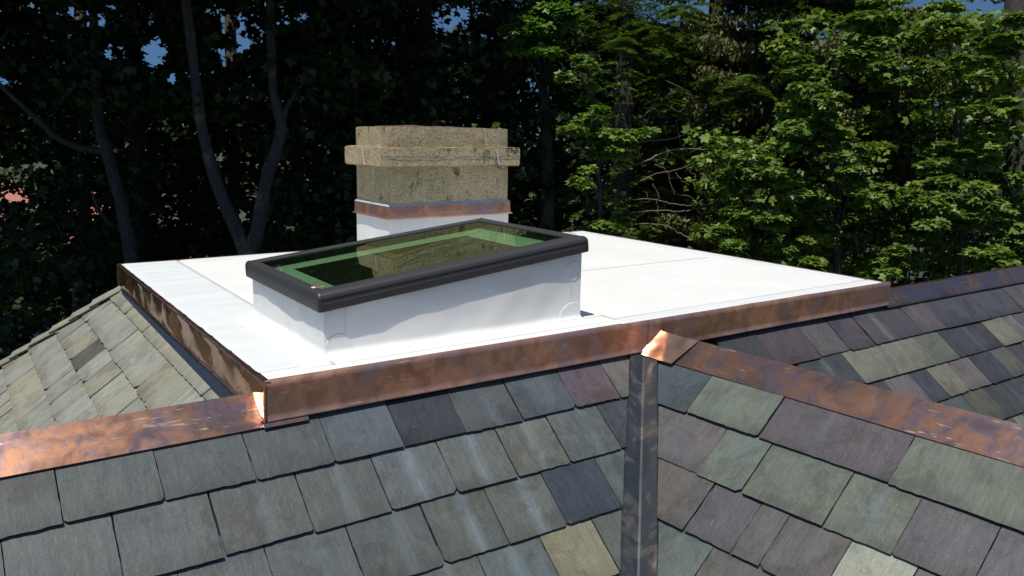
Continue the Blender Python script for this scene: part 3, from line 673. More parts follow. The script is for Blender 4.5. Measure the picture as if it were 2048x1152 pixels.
# vertical lap seams on the curb
for sd_, s0 in ((0, .068), (0, .955), (3, .055), (3, .93)):
    mb = MB()
    for i in range(12):
        t0, t1 = .30 + .6 * i / 12, .30 + .6 * (i + 1) / 12; a = curb_pt(sd_, s0, t0, .002); b_ = curb_pt(sd_, s0, t1, .002); c = curb_pt(sd_, s0 + .002, t1, .002); d = curb_pt(sd_, s0 + .002, t0, .002); mb.add([a, d, c, b_], [(0, 1, 2, 3)])
    mb.build('lap_seam', M_seam, curb)
# metal frame: profile swept round a rectangle, mitred
prof = [(.10, -.004), (.0, -.004), (-.02, .0), (-.02, .030), (-.0, .033), (.0, .044), (.03, .0455), (.03, .048), (-.01, .050), (0.0, .058), (.05, .068), (.14, .0765), (.28, .0805), (.55, .081), (.93, .080), (1.0, .077), (1.0, .072)]
V = []; Fc = []; oc = [(OX0, OY0), (OX1, OY0), (OX1, OY1), (OX0, OY1)]; ic = [(IX0, IY0), (IX1, IY0), (IX1, IY1), (IX0, IY1)]; m = len(prof)
# corner rounding: split every corner in three stations
stations = []
for c in range(4):
    o, i_ = np.array(oc[c]), np.array(ic[c]); prv, nxt = np.array(oc[c - 1]), np.array(oc[(c + 1) % 4]); e1 = (prv - o) / np.linalg.norm(prv - o); e2 = (nxt - o) / np.linalg.norm(nxt - o)
    stations += [(o + e1 * .012, i_), (o + (e1 + e2) * .0035, i_), (o + e2 * .012, i_)]
for (o, i_) in stations:
    for f_, h_ in prof:
        p = o + (i_ - o) * f_; V.append((p[0] - .109 * h_ * .6, p[1], zb(p[0]) + h_))
ns = len(stations)
for c in range(ns):
    for j in range(m - 1): Fc.append((c * m + j, ((c + 1) % ns) * m + j, ((c + 1) % ns) * m + j + 1, c * m + j + 1))
fr = mesh('frame', V, Fc, M_frame, sk)
# moulded corner pieces, slightly proud
for c in range(4):
    V2 = []; F2 = []
    o, i_ = np.array(oc[c]), np.array(ic[c]); prv, nxt = np.array(oc[c - 1]), np.array(oc[(c + 1) % 4]); e1 = (prv - o) / np.linalg.norm(prv - o); e2 = (nxt - o) / np.linalg.norm(nxt - o); dg = -(e1 + e2) * .0016
    i1 = i_ + e1 * .0; sts = [(o + e1 * .020, i_ + e1 * .002), (o + e1 * .010, i_ + e1 * .001), (o + (e1 + e2) * .0035, i_), (o + e2 * .010, i_ + e2 * .001), (o + e2 * .020, i_ + e2 * .002)]
    pr2 = [(f_, h_) for f_, h_ in prof[1:-4] if not (.030 < h_ < .052)]
    for (oo, ii) in sts:
        for f_, h_ in pr2:
            p = oo + (ii - oo) * f_ + dg; V2.append((p[0] - .109 * h_ * .6, p[1], zb(p[0]) + h_ + .0014))
    mm = len(pr2)
    for k in range(4):
        for j in range(mm - 1): F2.append((k * mm + j, (k + 1) * mm + j, (k + 1) * mm + j + 1, k * mm + j + 1))
    mesh('corner_piece', V2, F2, M_frame, fr)
for x in (.62, 1.02, 1.45, 1.70):
    mb = MB(); z = zb(x) + .016; mb.tube([(x, OY0 - .004, z), (x, OY0 + .004, z)], .0032, 8); mb.build('screw', M_dark, fr)
for y in (.42, .62, .95):
    mb = MB(); z = zb(OX0) + .016; mb.tube([(OX0 - .004, y, z), (OX0 + .004, y, z)], .0032, 8); mb.build('screw', M_dark, fr)
def rect(x0, x1, y0, y1, h): return [(x0, y0, zb(x0) + h), (x1, y0, zb(x1) + h), (x1, y1, zb(x1) + h), (x0, y1, zb(x0) + h)]
mesh('pane', rect(IX0 - .003, IX1 + .003, IY0 - .003, IY1 + .003, .074), [(0, 1, 2, 3)], M_glass, sk)
# inside: dark rebate, pale liner ring, well
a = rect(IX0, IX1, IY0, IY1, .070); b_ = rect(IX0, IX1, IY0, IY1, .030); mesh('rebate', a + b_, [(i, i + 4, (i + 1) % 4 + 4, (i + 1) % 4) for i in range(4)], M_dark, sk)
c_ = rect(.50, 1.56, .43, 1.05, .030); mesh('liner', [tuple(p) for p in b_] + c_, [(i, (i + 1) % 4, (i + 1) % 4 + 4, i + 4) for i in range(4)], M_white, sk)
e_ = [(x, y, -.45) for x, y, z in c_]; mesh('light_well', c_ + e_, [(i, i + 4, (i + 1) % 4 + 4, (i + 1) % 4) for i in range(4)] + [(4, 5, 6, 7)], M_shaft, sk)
mb = MB(); x, y = IX0 + .012 - .045, IY0 + .03; z = zb(x) + .0825
mb.slab([(x, y, z), (x + .05, y, z + .0055), (x + .05, y + .028, z + .0055), (x, y + .028, z)], (0, 0, 1), .001); lb = mb.build('maker_label', M_lab, fr)
mb = MB(); mb.slab([(x + .015, y + .003, z + .0036), (x + .048, y + .003, z + .0072), (x + .048, y + .02, z + .0072), (x + .015, y + .02, z + .0036)], (0, 0, 1), .0006); mb.build('label_print', M_red, fr)

# ------------------------------------------------------------------ chimney
ch = empty('chimney', (2.07, 2.36, 0)); ch.parent = house; ch.matrix_parent_inverse = Matrix.Translation(-parent_world(house))
def rough_box(name, a, b, mat, parent, amp=.004, n=(40, 22, 12), bev=.012, sc=14):
    bm = bmesh.new(); bmesh.ops.create_cube(bm, size=1)
    bm2 = bm; sx, sy, sz = (b[i] - a[i] for i in range(3))
    for v in bm.verts: v.co = Vector((a[0] + (v.co.x + .5) * sx, a[1] + (v.co.y + .5) * sy, a[2] + (v.co.z + .5) * sz))
    bmesh.ops.bevel(bm, geom=bm.edges[:], offset=bev, segments=2, affect='EDGES')
    cuts = []
    for ax in range(3):
        for k in range(1, n[ax]):
            c = a[ax] + (b[ax] - a[ax]) * k / n[ax]; no = [0, 0, 0]; no[ax] = 1; p = [0, 0, 0]; p[ax] = c
            bmesh.ops.bisect_plane(bm, geom=bm.verts[:] + bm.edges[:] + bm.faces[:], plane_co=p, plane_no=no)
    bm.normal_update()
    for v in bm.verts:
        d = noise.noise(v.co * sc) * .6 + noise.noise(v.co * sc * 3.1) * .4; e = 0
        v.co += v.normal * amp * d
    me = bpy.data.meshes.new(name); bm.to_mesh(me); bm.free(); me.materials.append(mat)
    o = bpy.data.objects.new(name, me); link(o); o.parent = parent; o.matrix_parent_inverse = Matrix.Translation(-parent_world(parent)); return o
X0, X1, Y0, Y1 = 1.570, 2.575, 2.10, 2.645
rough_box('block_stack', (X0, Y0, .42), (X1, Y1, .745), M_block, ch, .002, bev=.005)
rough_box('block_band', (X0 - .084, Y0 - .075, .735), (X1 + .062, Y1 + .02, .872), M_block, ch, .004, (60, 34, 10), .009)
rough_box('block_top', (X0, Y0, .868), (X1 - .006, Y1, 1.010), M_block, ch, .003, (60, 34, 10), .006)
# mortar crown
V = []; Fc = []; n = 30
for i in range(n + 1):
    for j in range(n + 1):
        x = X0 + .02 + (X1 - X0 - .04) * i / n; y = Y0 + .02 + (Y1 - Y0 - .04) * j / n; e = min(i, n - i, j, n - j) / n * 2
        V.append((x, y, 1.004 + .020 * min(1, e * 2.2) ** .6 + .012 * nz(x * 9, y * 9) * (1 if e > 0 else 0) - .012 * (x - X0)))
for i in range(n):
    for j in range(n): Fc.append((i * (n + 1) + j, (i + 1) * (n + 1) + j, (i + 1) * (n + 1) + j + 1, i * (n + 1) + j + 1))
mesh('mortar_crown', V, Fc, M_crown, ch, smooth=False)
# mortar joints: thin raised runs of pale mortar
def run(pts, w_, out):
    mb = MB(); pts = [np.array(p, float) for p in pts]; out = np.array(out, float); P_ = []
    for i in range(len(pts) - 1):
        for k in range(5): P_.append(pts[i] + (pts[i + 1] - pts[i]) * k / 5)
    P_.append(pts[-1]); sidev = np.cross(out, [0, 0, 1]); 
    for i in range(len(P_) - 1):
        w0 = w_ * (.5 + random.random()); w1 = w_ * (.5 + random.random()); a, b_ = P_[i], P_[i + 1]
        mb.add([a - sidev * w0 + out * .006, a + sidev * w0 + out * .006, b_ + sidev * w1 + out * .006, b_ - sidev * w1 + out * .006, a - sidev * w0 - out * .004, a + sidev * w0 - out * .004, b_ + sidev * w1 - out * .004, b_ - sidev * w1 - out * .004], [(0, 1, 2, 3), (0, 3, 7, 4), (1, 5, 6, 2)])
    return mb.build('mortar_joint', M_mortar, ch)
run([(2.36, Y0, 1.0), (2.37, Y0, .94), (2.38, Y0, .875)], .004, (0, -1, 0))
run([(2.42, Y0 - .076, .865), (2.43, Y0 - .076, .80), (2.44, Y0 - .076, .745)], .004, (0, -1, 0))
run([(X0, 2.32, 1.0), (X0, 2.33, .88)], .004, (-1, 0, 0)); run([(X0 - .085, 2.33, .865), (X0 - .085, 2.31, .745)], .005, (-1, 0, 0)); run([(X0, 2.33, .73), (X0, 2.34, .60)], .007, (-1, 0, 0))
mb = MB(); mb.box((X0 - .087, Y0 - .079, .8035), (X1 + .064, Y0 - .0775, .8055)); mb.build('course_line', M_crown, ch)
# copper counter-flashing with flared foot, sealant bead, white base
def ringsheet(name, prof, mat, parent, rnd=0, nseg=30):
    """prof: (outset, z)"""
    V = []; Fc = []; m = len(prof); cs = [(X0, Y0), (X1, Y0), (X1, Y1), (X0, Y1)]; oo = [(-1, -1), (1, -1), (1, 1), (-1, 1)]; st = []
    for c in range(4):
        a, b_ = cs[c], cs[(c + 1) % 4]; oa, ob = oo[c], oo[(c + 1) % 4]
        for i in range(nseg):
            t_ = i / nseg; st.append((a[0] + (b_[0] - a[0]) * t_, a[1] + (b_[1] - a[1]) * t_, (oa[0] if i == 0 else (oa[0] if oa[0] == ob[0] else 0)), (oa[1] if i == 0 else (oa[1] if oa[1] == ob[1] else 0)), i))
    for (x, y, ox, oy, i) in st:
        for d, z in prof:
            w_ = rnd * nz(x * 6, y * 6, z * 9) * (1 if i else 0); V.append((x + ox * (d + w_), y + oy * (d + w_), z + rnd * .5 * nz(x * 5, y * 5, 2)))
    n_ = len(st)
    for i in range(n_):
        for j in range(m - 1): Fc.append((i * m + j, i * m + j + 1, ((i + 1) % n_) * m + j + 1, ((i + 1) % n_) * m + j))
    return mesh(name, V, Fc, mat, parent)
ringsheet('copper_flashing', [(-.004, .462), (.010, .462), (.013, .46), (.015, .395), (.018, .382), (.030, .374), (.022, .371)], M_cu_front, ch, .003)
ringsheet('sealant_bead', [(-.004, .482), (.004, .474), (.014, .462), (.006, .458)], M_seal, ch, .003)
ringsheet('base_membrane', [(.004, .40), (.004, .2), (.004, .05), (.012, .03), (.035, .004), (.12, .0042), (.12, .0005)], M_curb, ch, .006, 40)

# ------------------------------------------------------------------ foliage tools
def basis(nrm, tip):
    nrm = nrm / np.linalg.norm(nrm, axis=1)[:, None]; tip = tip - (tip * nrm).sum(1)[:, None] * nrm; tip = tip / (np.linalg.norm(tip, axis=1)[:, None] + 1e-9); return nrm, tip, np.cross(nrm, tip)
LOBES = []
for ang, L_, w_ in ((0, 1.0, .30), (.85, .85, .26), (-.85, .85, .26), (1.75, .5, .2), (-1.75, .5, .2)):
    c, s = math.cos(ang), math.sin(ang)
    for (a, b) in ((-.03, 0), (.45 * L_, w_), (L_, 0), (.45 * L_, -w_)): LOBES.append((a * c - b * s, a * s + b * c))
LOBES = np.array(LOBES); KITE = np.array([(-.5, 0), (0, .42), (.6, 0), (0, -.42)]); STAR = LOBES[:12]
def leafverts(C, nrm, tip, size, shape, fold=.12):
    n, t, s = basis(nrm, tip); k = len(shape); size = size[:, None, None]
    V = C[:, None, :] + size * (shape[None, :, 0, None] * t[:, None, :] + shape[None, :, 1, None] * s[:, None, :] - fold * (shape[None, :, 1, None] ** 2 + .5 * shape[None, :, 0, None] ** 2) * n[:, None, :])
    return V.reshape(-1, 3)
def clump_leaves(cen, rad, num, flat=.45, tilt=.55, out=None, lsize=.1, hollow=.35):
    """leaves spread over a flattened lump, most on its upper shell"""
    d = rng.normal(size=(num, 3)); d /= np.linalg.norm(d, axis=1)[:, None]; r = hollow + (1 - hollow) * rng.random(num) ** .6; d[:, 2] = np.where(d[:, 2] < -.3, -d[:, 2], d[:, 2])
    C = cen + d * r[:, None] * np.array([rad, rad, rad * flat]); nrm = np.array([0, 0, 1.]) + tilt * rng.normal(size=(num, 3)) + .35 * d
    tip = d * np.array([1, 1, .1]) + .5 * rng.normal(size=(num, 3)) + np.array([0, 0, -.35]); return C, nrm, tip, lsize * (.65 + .6 * rng.random(num))
HOLES = [(312, 105, 34, 40), (345, 158, 14, 20), (465, 48, 34, 30), (452, 112, 22, 26), (215, 105, 14, 20), (190, 45, 45, 12), (62, 10, 20, 10), (610, 30, 16, 12), (230, 12, 20, 10), (10, 165, 14, 16), (425, 20, 20, 14), (150, 18, 30, 10), (490, 88, 18, 20), (700, 90, 10, 8), (755, 60, 8, 7), (795, 30, 9, 8), (840, 100, 7, 6), (650, 70, 8, 8), (790, 85, 8, 7), (1480, 30, 22, 14), (1500, 55, 20, 14), (1700, 12, 14, 8), (1830, 8, 22, 8), (1385, 140, 16, 10), (1400, 200, 8, 12), (1610, 170, 8, 8), (1738, 235, 7, 6), (1920, 168, 7, 5), (1535, 150, 10, 12), (1655, 50, 8, 6), (1660, 100, 7, 5), (1580, 12, 20, 9), (480, 430, 14, 22), (30, 395, 40, 10), (70, 330, 34, 9)]
def canopy_holes(C, soft=.5):
    # natural gaps in the crown: world-space cones of open air
    c = (np.asarray(C) - CAM) @ R; x = 1024 + c[:, 0] / -c[:, 2] * FPX; y = 576 - c[:, 1] / -c[:, 2] * FPX; keep = np.ones(len(x), bool)
    for gx, gy, rx, ry in HOLES:
        d = ((x - gx) / rx) ** 2 + ((y - gy) / ry) ** 2; keep &= ~((d < .55 + soft * rng.random(len(x)) * 1.2) & (rng.random(len(x)) > .04))
    return keep
def build_leaves(name, parts, mat, parent, shape=STAR, yellow=0.0):
    C = np.concatenate([p[0] for p in parts]); N_ = np.concatenate([p[1] for p in parts]); T = np.concatenate([p[2] for p in parts]); Z = np.concatenate([p[3] for p in parts])
    k_ = canopy_holes(C); C, N_, T, Z = C[k_], N_[k_], T[k_], Z[k_]; V = leafverts(C, N_, T, Z, shape); per = len(shape) // 4; r = rng.random(len(C)) * .85; r = np.where(rng.random(len(C)) < yellow, .97, r)
    return fastmesh(name, V, 4, mat, parent, np.repeat(r, per))
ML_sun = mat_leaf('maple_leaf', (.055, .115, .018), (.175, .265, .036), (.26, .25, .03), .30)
ML_bright = mat_leaf('sunlit_maple_leaf', (.075, .16, .02), (.12, .24, .03), (.25, .28, .03), .40)  # maple leaf lightened to paint sunlight on the spray; weeds reuse it
ML_dark = mat_leaf('shaded_maple_leaf', (.014, .028, .007), (.034, .060, .012), (.06, .10, .015), .2)  # maple leaf darkened: the shade of the wood is put into its colour
ML_far = mat_leaf('far_leaf', (.010, .020, .006), (.028, .046, .011), None, .12)  # leaf green darkened to paint the deep shade of the wood
ML_spruce = mat_leaf('spruce_needle', (.050, .055, .016), (.125, .125, .034), None, .15)
ML_hem = mat_leaf('hemlock_needle', (.04, .080, .012), (.11, .185, .026), None, .3)
MB_maple = mat_bark('maple_bark', (.03, .027, .023), (.085, .075, .065)); MB_con = mat_bark('conifer_bark', (.018, .014, .011), (.05, .042, .034)); MB_dead = mat_plain('dead_wood', (.19, .17, .14), .9, .3, 20)

def px_r(r, depth): return r * depth / FPX
def lights(cl, depth0, spread=.9, dens=1.0, lsize=.10, back=.0):
    parts = []
    for (x, y, r) in cl:
        dep = depth0 + rng.uniform(-spread, spread); R0 = px_r(r, dep) * 1.32; c = at(x, y, dep)
        # each sunlit spray is two or three overlapping tiers
        for k in range(3):
            cc = c + np.array([rng.uniform(-.6, .6) * R0, rng.uniform(-.6, .6) * R0, rng.uniform(-.75, .45) * R0]); parts.append(clump_leaves(cc, R0 * rng.uniform(.55, .85), int(dens * (14 + 390 * R0)), .38, .42, lsize=lsize))
    return parts
def fillc(box, depth, n, rad, num, lsize, tilt=.7, keep=None):
    parts = []; x0, x1, y0, y1 = box
    for _ in range(n):
        x, y = rng.uniform(x0, x1), rng.uniform(y0, y1); d = rng.uniform(*depth)
        if keep and not keep(x, y): continue
        parts.append(clump_leaves(at(x, y, d), rad * rng.uniform(.6, 1.3), num, .55, tilt, lsize=lsize))
    return parts
def canopy(cx, cy, z0, z1, rad, n, num=60, lsize=.2):
    parts = []
    for _ in range(n):
        t_ = rng.random(); z = z0 + (z1 - z0) * t_; rr = rad * math.sqrt(rng.random()) * (1 - .6 * max(0, t_ - .5)); a = rng.random() * 6.283
        parts.append(clump_leaves(np.array([cx + rr * math.cos(a), cy + rr * math.sin(a), z]), rng.uniform(.4, .75), num, .5, .6, lsize=lsize))
    return parts
def limbs_to(mb, trunk, targets, r0=.03):
    """bend a limb from the trunk line to each target point"""
    T = [np.asarray(p, float) for p in trunk]
    for c in targets:
        best = min(T, key=lambda p: abs(p[2] - (c[2] - .7 * np.linalg.norm((p - c)[:2]))) ); mid = (best + c) / 2 + np.array([0, 0, .12]); pts, rr = smoothpath([best, mid, c], [r0, r0 * .6, r0 * .2], 4, .02); mb.tube(pts, rr, 5)
def tree(name, label, cat, group, trunk_px, depth, rads, limbs=(), leaf_parts=(), mat=ML_sun, bark=None, shape=STAR, yellow=.0, targets=(), extra_leaf=None):
    tp = [at(x, y, depth) for x, y in trunk_px]; base = tp[0].copy(); base = np.array([base[0], base[1], GZ]) ; path = [base] + tp
    pts, rr = smoothpath(path, [rads[0] * 1.25] + list(rads), 6, .015); top = pts[-1]
    o = empty(name, tuple(base), label=label, cat=cat, group=group)
    mb = MB(); mb.tube(pts, rr, 10)
    for (lp, lr) in limbs:
        q, r2 = smoothpath([at(x, y, depth + dd) for x, y, dd in lp], lr, 6, .012); mb.tube(q, r2, 8)
    if len(targets): limbs_to(mb, pts, targets)
    mb.build('trunk', bark or MB_maple, o, smooth=True)
    if leaf_parts: build_leaves('crown', leaf_parts, mat, o, shape, yellow)
    if extra_leaf: build_leaves('sunlit_spray', extra_leaf[0], extra_leaf[1], o, shape, yellow)
    return o
WG = 'trees of the wood behind the house'

# ---- right-hand maples: sunlit sprays
CL = [(1764,19,35),(1726,35,25),(1808,60,35),(1875,28,41),(1906,47,32),(1735,98,38),(1700,108,25),(1773,127,25),(1615,139,32),(1780,152,25),(1666,158,22),(1713,127,25),(1830,133,28),(1906,127,20),(1985,89,22),(1963,133,28),(2017,85,25),(2030,32,25),(1602,190,28),(1660,190,22),(1609,225,38),(1653,234,22),(1824,212,19),(1919,193,25),(1947,218,19),(2001,237,30),(2020,215,25),(1558,266,32),(1596,259,25),(1660,275,30),(1704,288,18),(1815,278,14),(1963,269,28),(1912,291,25),(1621,281,30),(1675,326,30),(1520,329,38),(1463,358,25),(1511,358,32),(1558,361,32),(1577,377,20),(1479,396,28),(1511,415,32),(1542,443,28),(1536,472,25),(1704,348,22),(1716,367,24),(1758,383,25),(1729,402,22),(1777,430,22),(1628,405,25),(1647,399,18),(1672,459,16),(1890,307,30),(1938,316,35),(1995,313,25),(1890,342,28),(1944,345,28),(2008,354,20),(1894,367,28),(1827,377,18),(1840,396,20),(1868,399,25),(1913,402,38),(1970,386,30),(1925,430,28),(1989,424,25),(1837,453,25),(1875,440,25),(1811,462,14),(2020,446,30),(2040,440,25),(2030,497,30),(1970,519,25),(2001,513,25),(1444,468,22),(1466,487,20),(1492,500,22),(1571,487,16),(1628,484,28),(1621,528,25),(1767,525,25),(1773,544,25),(1790,506,16),(1824,522,14)]
def sel(a, b): return [c for c in CL if a <= c[0] < b]
mats_ = [(1430, 1590, 1505, 9.3, 'leafy maple sapling beside the dead conifer branches, lowest of the green maples'),
         (1590, 1745, 1668, 9.8, 'sunlit maple standing in front of the drooping spruce'),
         (1745, 1860, 1800, 10.6, 'tall maple reaching the top edge behind the right end of the white roof'),
         (1860, 1980, 1915, 9.6, 'broad bright maple above the rippled copper ridge')]
for (a, b, tx, dep, lab) in mats_:
    cl = sel(a, b); sun_p = lights(cl, dep, .7, 1.3, .078)
    ytop = min(c[1] for c in cl); fil = fillc((a - 20, b + 20, ytop, 560), (dep + .8, dep + 2.6), 60, .36, 55, .09)
    tree('maple_tree', lab, 'tree', WG, [(tx, 640), (tx + 6, 640 + (ytop - 640) * .4), (tx - 5, 640 + (ytop - 640) * .7), (tx + 3, ytop + 4)], dep + 1.1, [.055, .045, .03, .008], (), sun_p + fil, ML_sun, yellow=.02, targets=[at(c[0], c[1] + 6, dep) for c in cl[::2]])
cl = sel(1980, 2100)
tree('maple_tree', 'maple with a thick dark trunk at the right edge of the picture', 'tree', WG, [(2032, 700), (2034, 430), (2041, 250), (2030, 60), (2040, -200)], 11.0, [.19, .17, .15, .13, .08], (), lights(cl, 9.8, .6, 1.0, .088) + fillc((1985, 2250, -60, 560), (10, 13), 90, .36, 55, .09), ML_sun, yellow=.02, targets=[at(c[0], c[1], 10) for c in cl[::2]])
# ---- centre: bright maple high above the chimney, sapling, hemlock with dead branches
clb = [(1063,25,46),(1056,62,34),(1094,79,32),(1113,95,16),(1040,92,18),(1085,10,40),(1120,40,26)]
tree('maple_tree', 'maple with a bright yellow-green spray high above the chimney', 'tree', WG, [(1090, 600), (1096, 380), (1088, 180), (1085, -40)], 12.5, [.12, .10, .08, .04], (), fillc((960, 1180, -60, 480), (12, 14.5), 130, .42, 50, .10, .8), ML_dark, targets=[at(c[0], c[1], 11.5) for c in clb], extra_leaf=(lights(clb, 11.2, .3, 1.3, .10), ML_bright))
clc = [(1164,117,22),(1139,152,12),(1183,173,9),(1174,197,12),(1183,228,26),(1192,229,18),(1226,278,38),(1260,270,24),(1281,262,22),(1190,265,16),(1168,332,14),(1165,366,17),(1241,293,22),(1150,250,18),(1205,300,20),(1211,454,18),(1247,436,14),(1225,460,16)]
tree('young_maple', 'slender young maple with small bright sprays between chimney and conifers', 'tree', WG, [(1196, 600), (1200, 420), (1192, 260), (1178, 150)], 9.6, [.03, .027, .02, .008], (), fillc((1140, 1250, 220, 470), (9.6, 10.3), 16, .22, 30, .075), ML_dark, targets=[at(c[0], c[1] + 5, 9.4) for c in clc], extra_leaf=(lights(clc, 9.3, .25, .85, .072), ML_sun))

def frond_parts(c, d, L, w_, n=70, up=.0):
    """flat hemlock frond: points along drooping side twigs"""
    d = np.asarray(d, float); d /= np.linalg.norm(d); s = np.cross(d, [0, 0, 1]); s /= np.linalg.norm(s); C = []; T = []
    for k in range(n):
        t_ = rng.random(); sd2 = rng.choice([-1, 1]); tw = rng.random() * w_ * (1 - .75 * t_) ; p = c + d * L * t_ - np.array([0, 0, .35 * L * t_ * t_]) + s * sd2 * tw + d * tw * .45 - np.array([0, 0, .35 * tw])
        C.append(p); T.append(d * .8 + s * sd2 * 1.0 + np.array([0, 0, -.45]) + .25 * rng.normal(size=3))
    return np.array(C), np.array([0, 0, 1.]) + .25 * rng.normal(size=(n, 3)), np.array(T), np.full(n, .075) * (.7 + .6 * rng.random(n))
NEED = np.array([(-.5, 0), (0, .10), (.7, 0), (0, -.10), (-.3, 0), (.1, .34), (.45, .42), (.0, .12), (-.3, 0), (.1, -.34), (.45, -.42), (.0, -.12)])
hem = []
for (x, y, r) in [(1261,109,50),(1240,100,30),(1290,118,30),(1313,68,26),(1381,31,32),(1360,20,22),(1485,182,42),(1455,172,30),(1511,193,26),(1464,208,28),(1485,307,26),(1500,300,20),(1275,60,25)]:
    dep = 11.0 + rng.uniform(-.3, .3)
    for k in range(6):
        c = at(x + rng.uniform(-.7, .4) * r, y - r * .3 + rng.uniform(-.5, .6) * r, dep); aa = rng.uniform(-1.2, 1.2); f_ = -R[:, 2] * -1
        d = R[:, 0] * math.cos(aa) * rng.choice([1, 1, -1]) + (R[:, 2]) * .7 * abs(math.sin(aa)); d[2] = 0; hem.append(frond_parts(c, d, px_r(r, dep) * rng.uniform(1.0, 1.6), px_r(r, dep) * .55, 85))
hdark = []
for _ in range(620):
    x = rng.normal(1275, 70); y = rng.uniform(-60, 300) if rng.random() < .8 else rng.uniform(300, 460); dep = rng.uniform(11.6, 13.6); c = at(x, y, dep); aa = rng.uniform(0, 6.28); hdark.append(frond_parts(c, (math.cos(aa), math.sin(aa), 0), .42, .22, 45))
def b3(pts, dd=0): return [(1150 + X / 3.291, 150 + Y / 3.291, dd + k * -.05) for k, (X, Y) in enumerate(pts)]
hlimbs = [([(1243, 445 - 18, 0)] + b3([(540, 895), (690, 898), (800, 880), (900, 840), (985, 790)], -.6), [.016, .012, .011, .009, .007, .003]),
          ([(1243, 400, 0)] + b3([(520, 820), (600, 840), (740, 858), (880, 828)], -.8), [.013, .011, .010, .008, .004]),
          ([(1243, 450, 0)] + b3([(570, 985), (680, 1035), (780, 1090), (860, 1150)], -.7), [.015, .010, .010, .009, .006]),
          ([(1243, 300, 0)] + b3([(450, 440), (600, 425), (700, 400), (800, 345), (885, 315)], -.4), [.018, .014, .012, .010, .008, .004]),
          ([(1240, 338, 0)] + b3([(480, 560), (560, 520), (640, 492), (780, 490), (935, 495)], -.5), [.026, .022, .02, .018, .012, .004]),
          (b3([(430, 700), (540, 650), (640, 630), (730, 600), (790, 585), (845, 590)], -.9), [.010, .009, .008, .007, .005, .002]),
          (b3([(660, 640), (700, 690), (750, 725)], -.9), [.006, .005, .003]), (b3([(510, 720), (545, 770), (552, 820)], -.8), [.005, .005, .003]),
          (b3([(520, 590), (600, 630), (640, 740), (655, 780)], -.9), [.005, .005, .004, .002]), (b3([(730, 600), (760, 640), (790, 655)], -.9), [.004, .004, .002]), (b3([(740, 590), (750, 560), (785, 565)], -.9), [.004, .003, .002]),
          (b3([(800, 890), (860, 940), (920, 1000)], -.8), [.004, .004, .002]), (b3([(540, 830), (545, 880), (548, 915)], -.8), [.004, .004, .002]),
          (b3([(430, 290), (520, 215), (610, 200), (690, 240), (760, 130)], -.2), [.010, .010, .009, .008, .004])]
dead = []
hm = tree('hemlock_tree', 'dark hemlock with bright drooping fronds and bare lower trunk', 'tree', WG, [(1243, 640), (1243, 400), (1246, 250), (1250, 60), (1256, -260)], 12.0, [.17, .16, .15, .13, .08], (), hdark, ML_hem, MB_con, NEED, extra_leaf=(hem, ML_hem))
for lp, lr in hlimbs:
    q, r2 = smoothpath([at(x, y, 12.0 + dd) for x, y, dd in lp], [v_ * .62 for v_ in lr], 6, .02); mb = MB(); mb.tube(q, r2, 6); mb.build('dead_branch', MB_dead, hm, smooth=True)
for _ in range(44):
    x, y = rng.uniform(1270, 1470), rng.uniform(160, 490); dep = rng.uniform(11.3, 12.5); a = at(x, y, dep); v_ = rng.normal(size=3) * .26 + np.array([.1, -.05, -.05]); q, r2 = smoothpath([a, a + v_ * .5 + .03 * rng.normal(size=3), a + v_ + .05 * rng.normal(size=3)], [.004, .003, .0015], 3); mb = MB(); mb.tube(q, r2, 4); mb.build('dead_branch', MB_dead, hm, smooth=True)

# ---- spruces with curtains of hanging twigs
def spruce(label, tx, depth, halfw, ybot, n_br, dens=30):
    base = at(tx, 600, depth); P = np.array([base[0], base[1], 0]); o = empty('spruce_tree', (P[0], P[1], GZ), label=label, cat='tree', group=WG); mb = MB(); top = 1 + (257 + 420) / FPX * depth
    mb.tube([(P[0], P[1], GZ), (P[0] + .03, P[1], 0), (P[0], P[1], top)], [.2, .16, .04], 9); C = []; T = []; N_ = []; Z = []
    zlow = 1 + (257 - ybot) / FPX * depth
    for k in range(n_br):
        z = zlow + (top - zlow) * rng.random() ** 1.25; f_ = (top - z) / (top - zlow); L = halfw * (.45 + .55 * f_) * rng.uniform(.75, 1.1); a = rng.uniform(0, 6.283); d = np.array([math.cos(a), math.sin(a), 0])
        pts = []
        for i in range(9):
            t_ = i / 8; pts.append(np.array([P[0], P[1], z]) + d * L * t_ + np.array([0, 0, L * (-.42 * t_ + .34 * t_ * t_)]))
        mb.tube(pts, [.022 * (1 - .85 * i / 8) for i in range(9)], 5)
        for i in range(1, 9):
            for _ in range(dens):
                p = pts[i] + d * L / 8 * (rng.random() - .5) + np.array([-d[1], d[0], 0]) * rng.normal() * .10; ln = rng.uniform(.10, .30) * (1.15 - .3 * i / 8)
                m_ = 3
                for q in range(m_):
                    C.append(p - np.array([0, 0, ln * (q + .4) / m_]) + rng.normal(size=3) * .012); T.append(np.array([0, 0, -1.0]) + .22 * rng.normal(size=3) + .15 * d); N_.append(rng.normal(size=3) + np.array([-.4, -.5, .5])); Z.append(ln / m_ * .95)
    mb.build('trunk', MB_con, o, smooth=True)
    C, N_, T, Z = map(np.array, (C, N_, T, Z)); V = leafverts(C, N_, T, Z, NEED[:4] * np.array([1.1, 3.6]), 0); fastmesh('crown', V, 4, ML_spruce, o, rng.random(len(C)))
spruce('tall spruce with olive curtains of hanging twigs, left of the sunlit maples', 1535, 13.0, 2.0, 400, 95, 40)
spruce('second drooping spruce half hidden behind the maple foliage', 1665, 14.5, 2.2, 330, 80, 36)
spruce('spruce deep in shade behind the dead hemlock branches', 1395, 14.5, 2.1, 440, 95, 34)

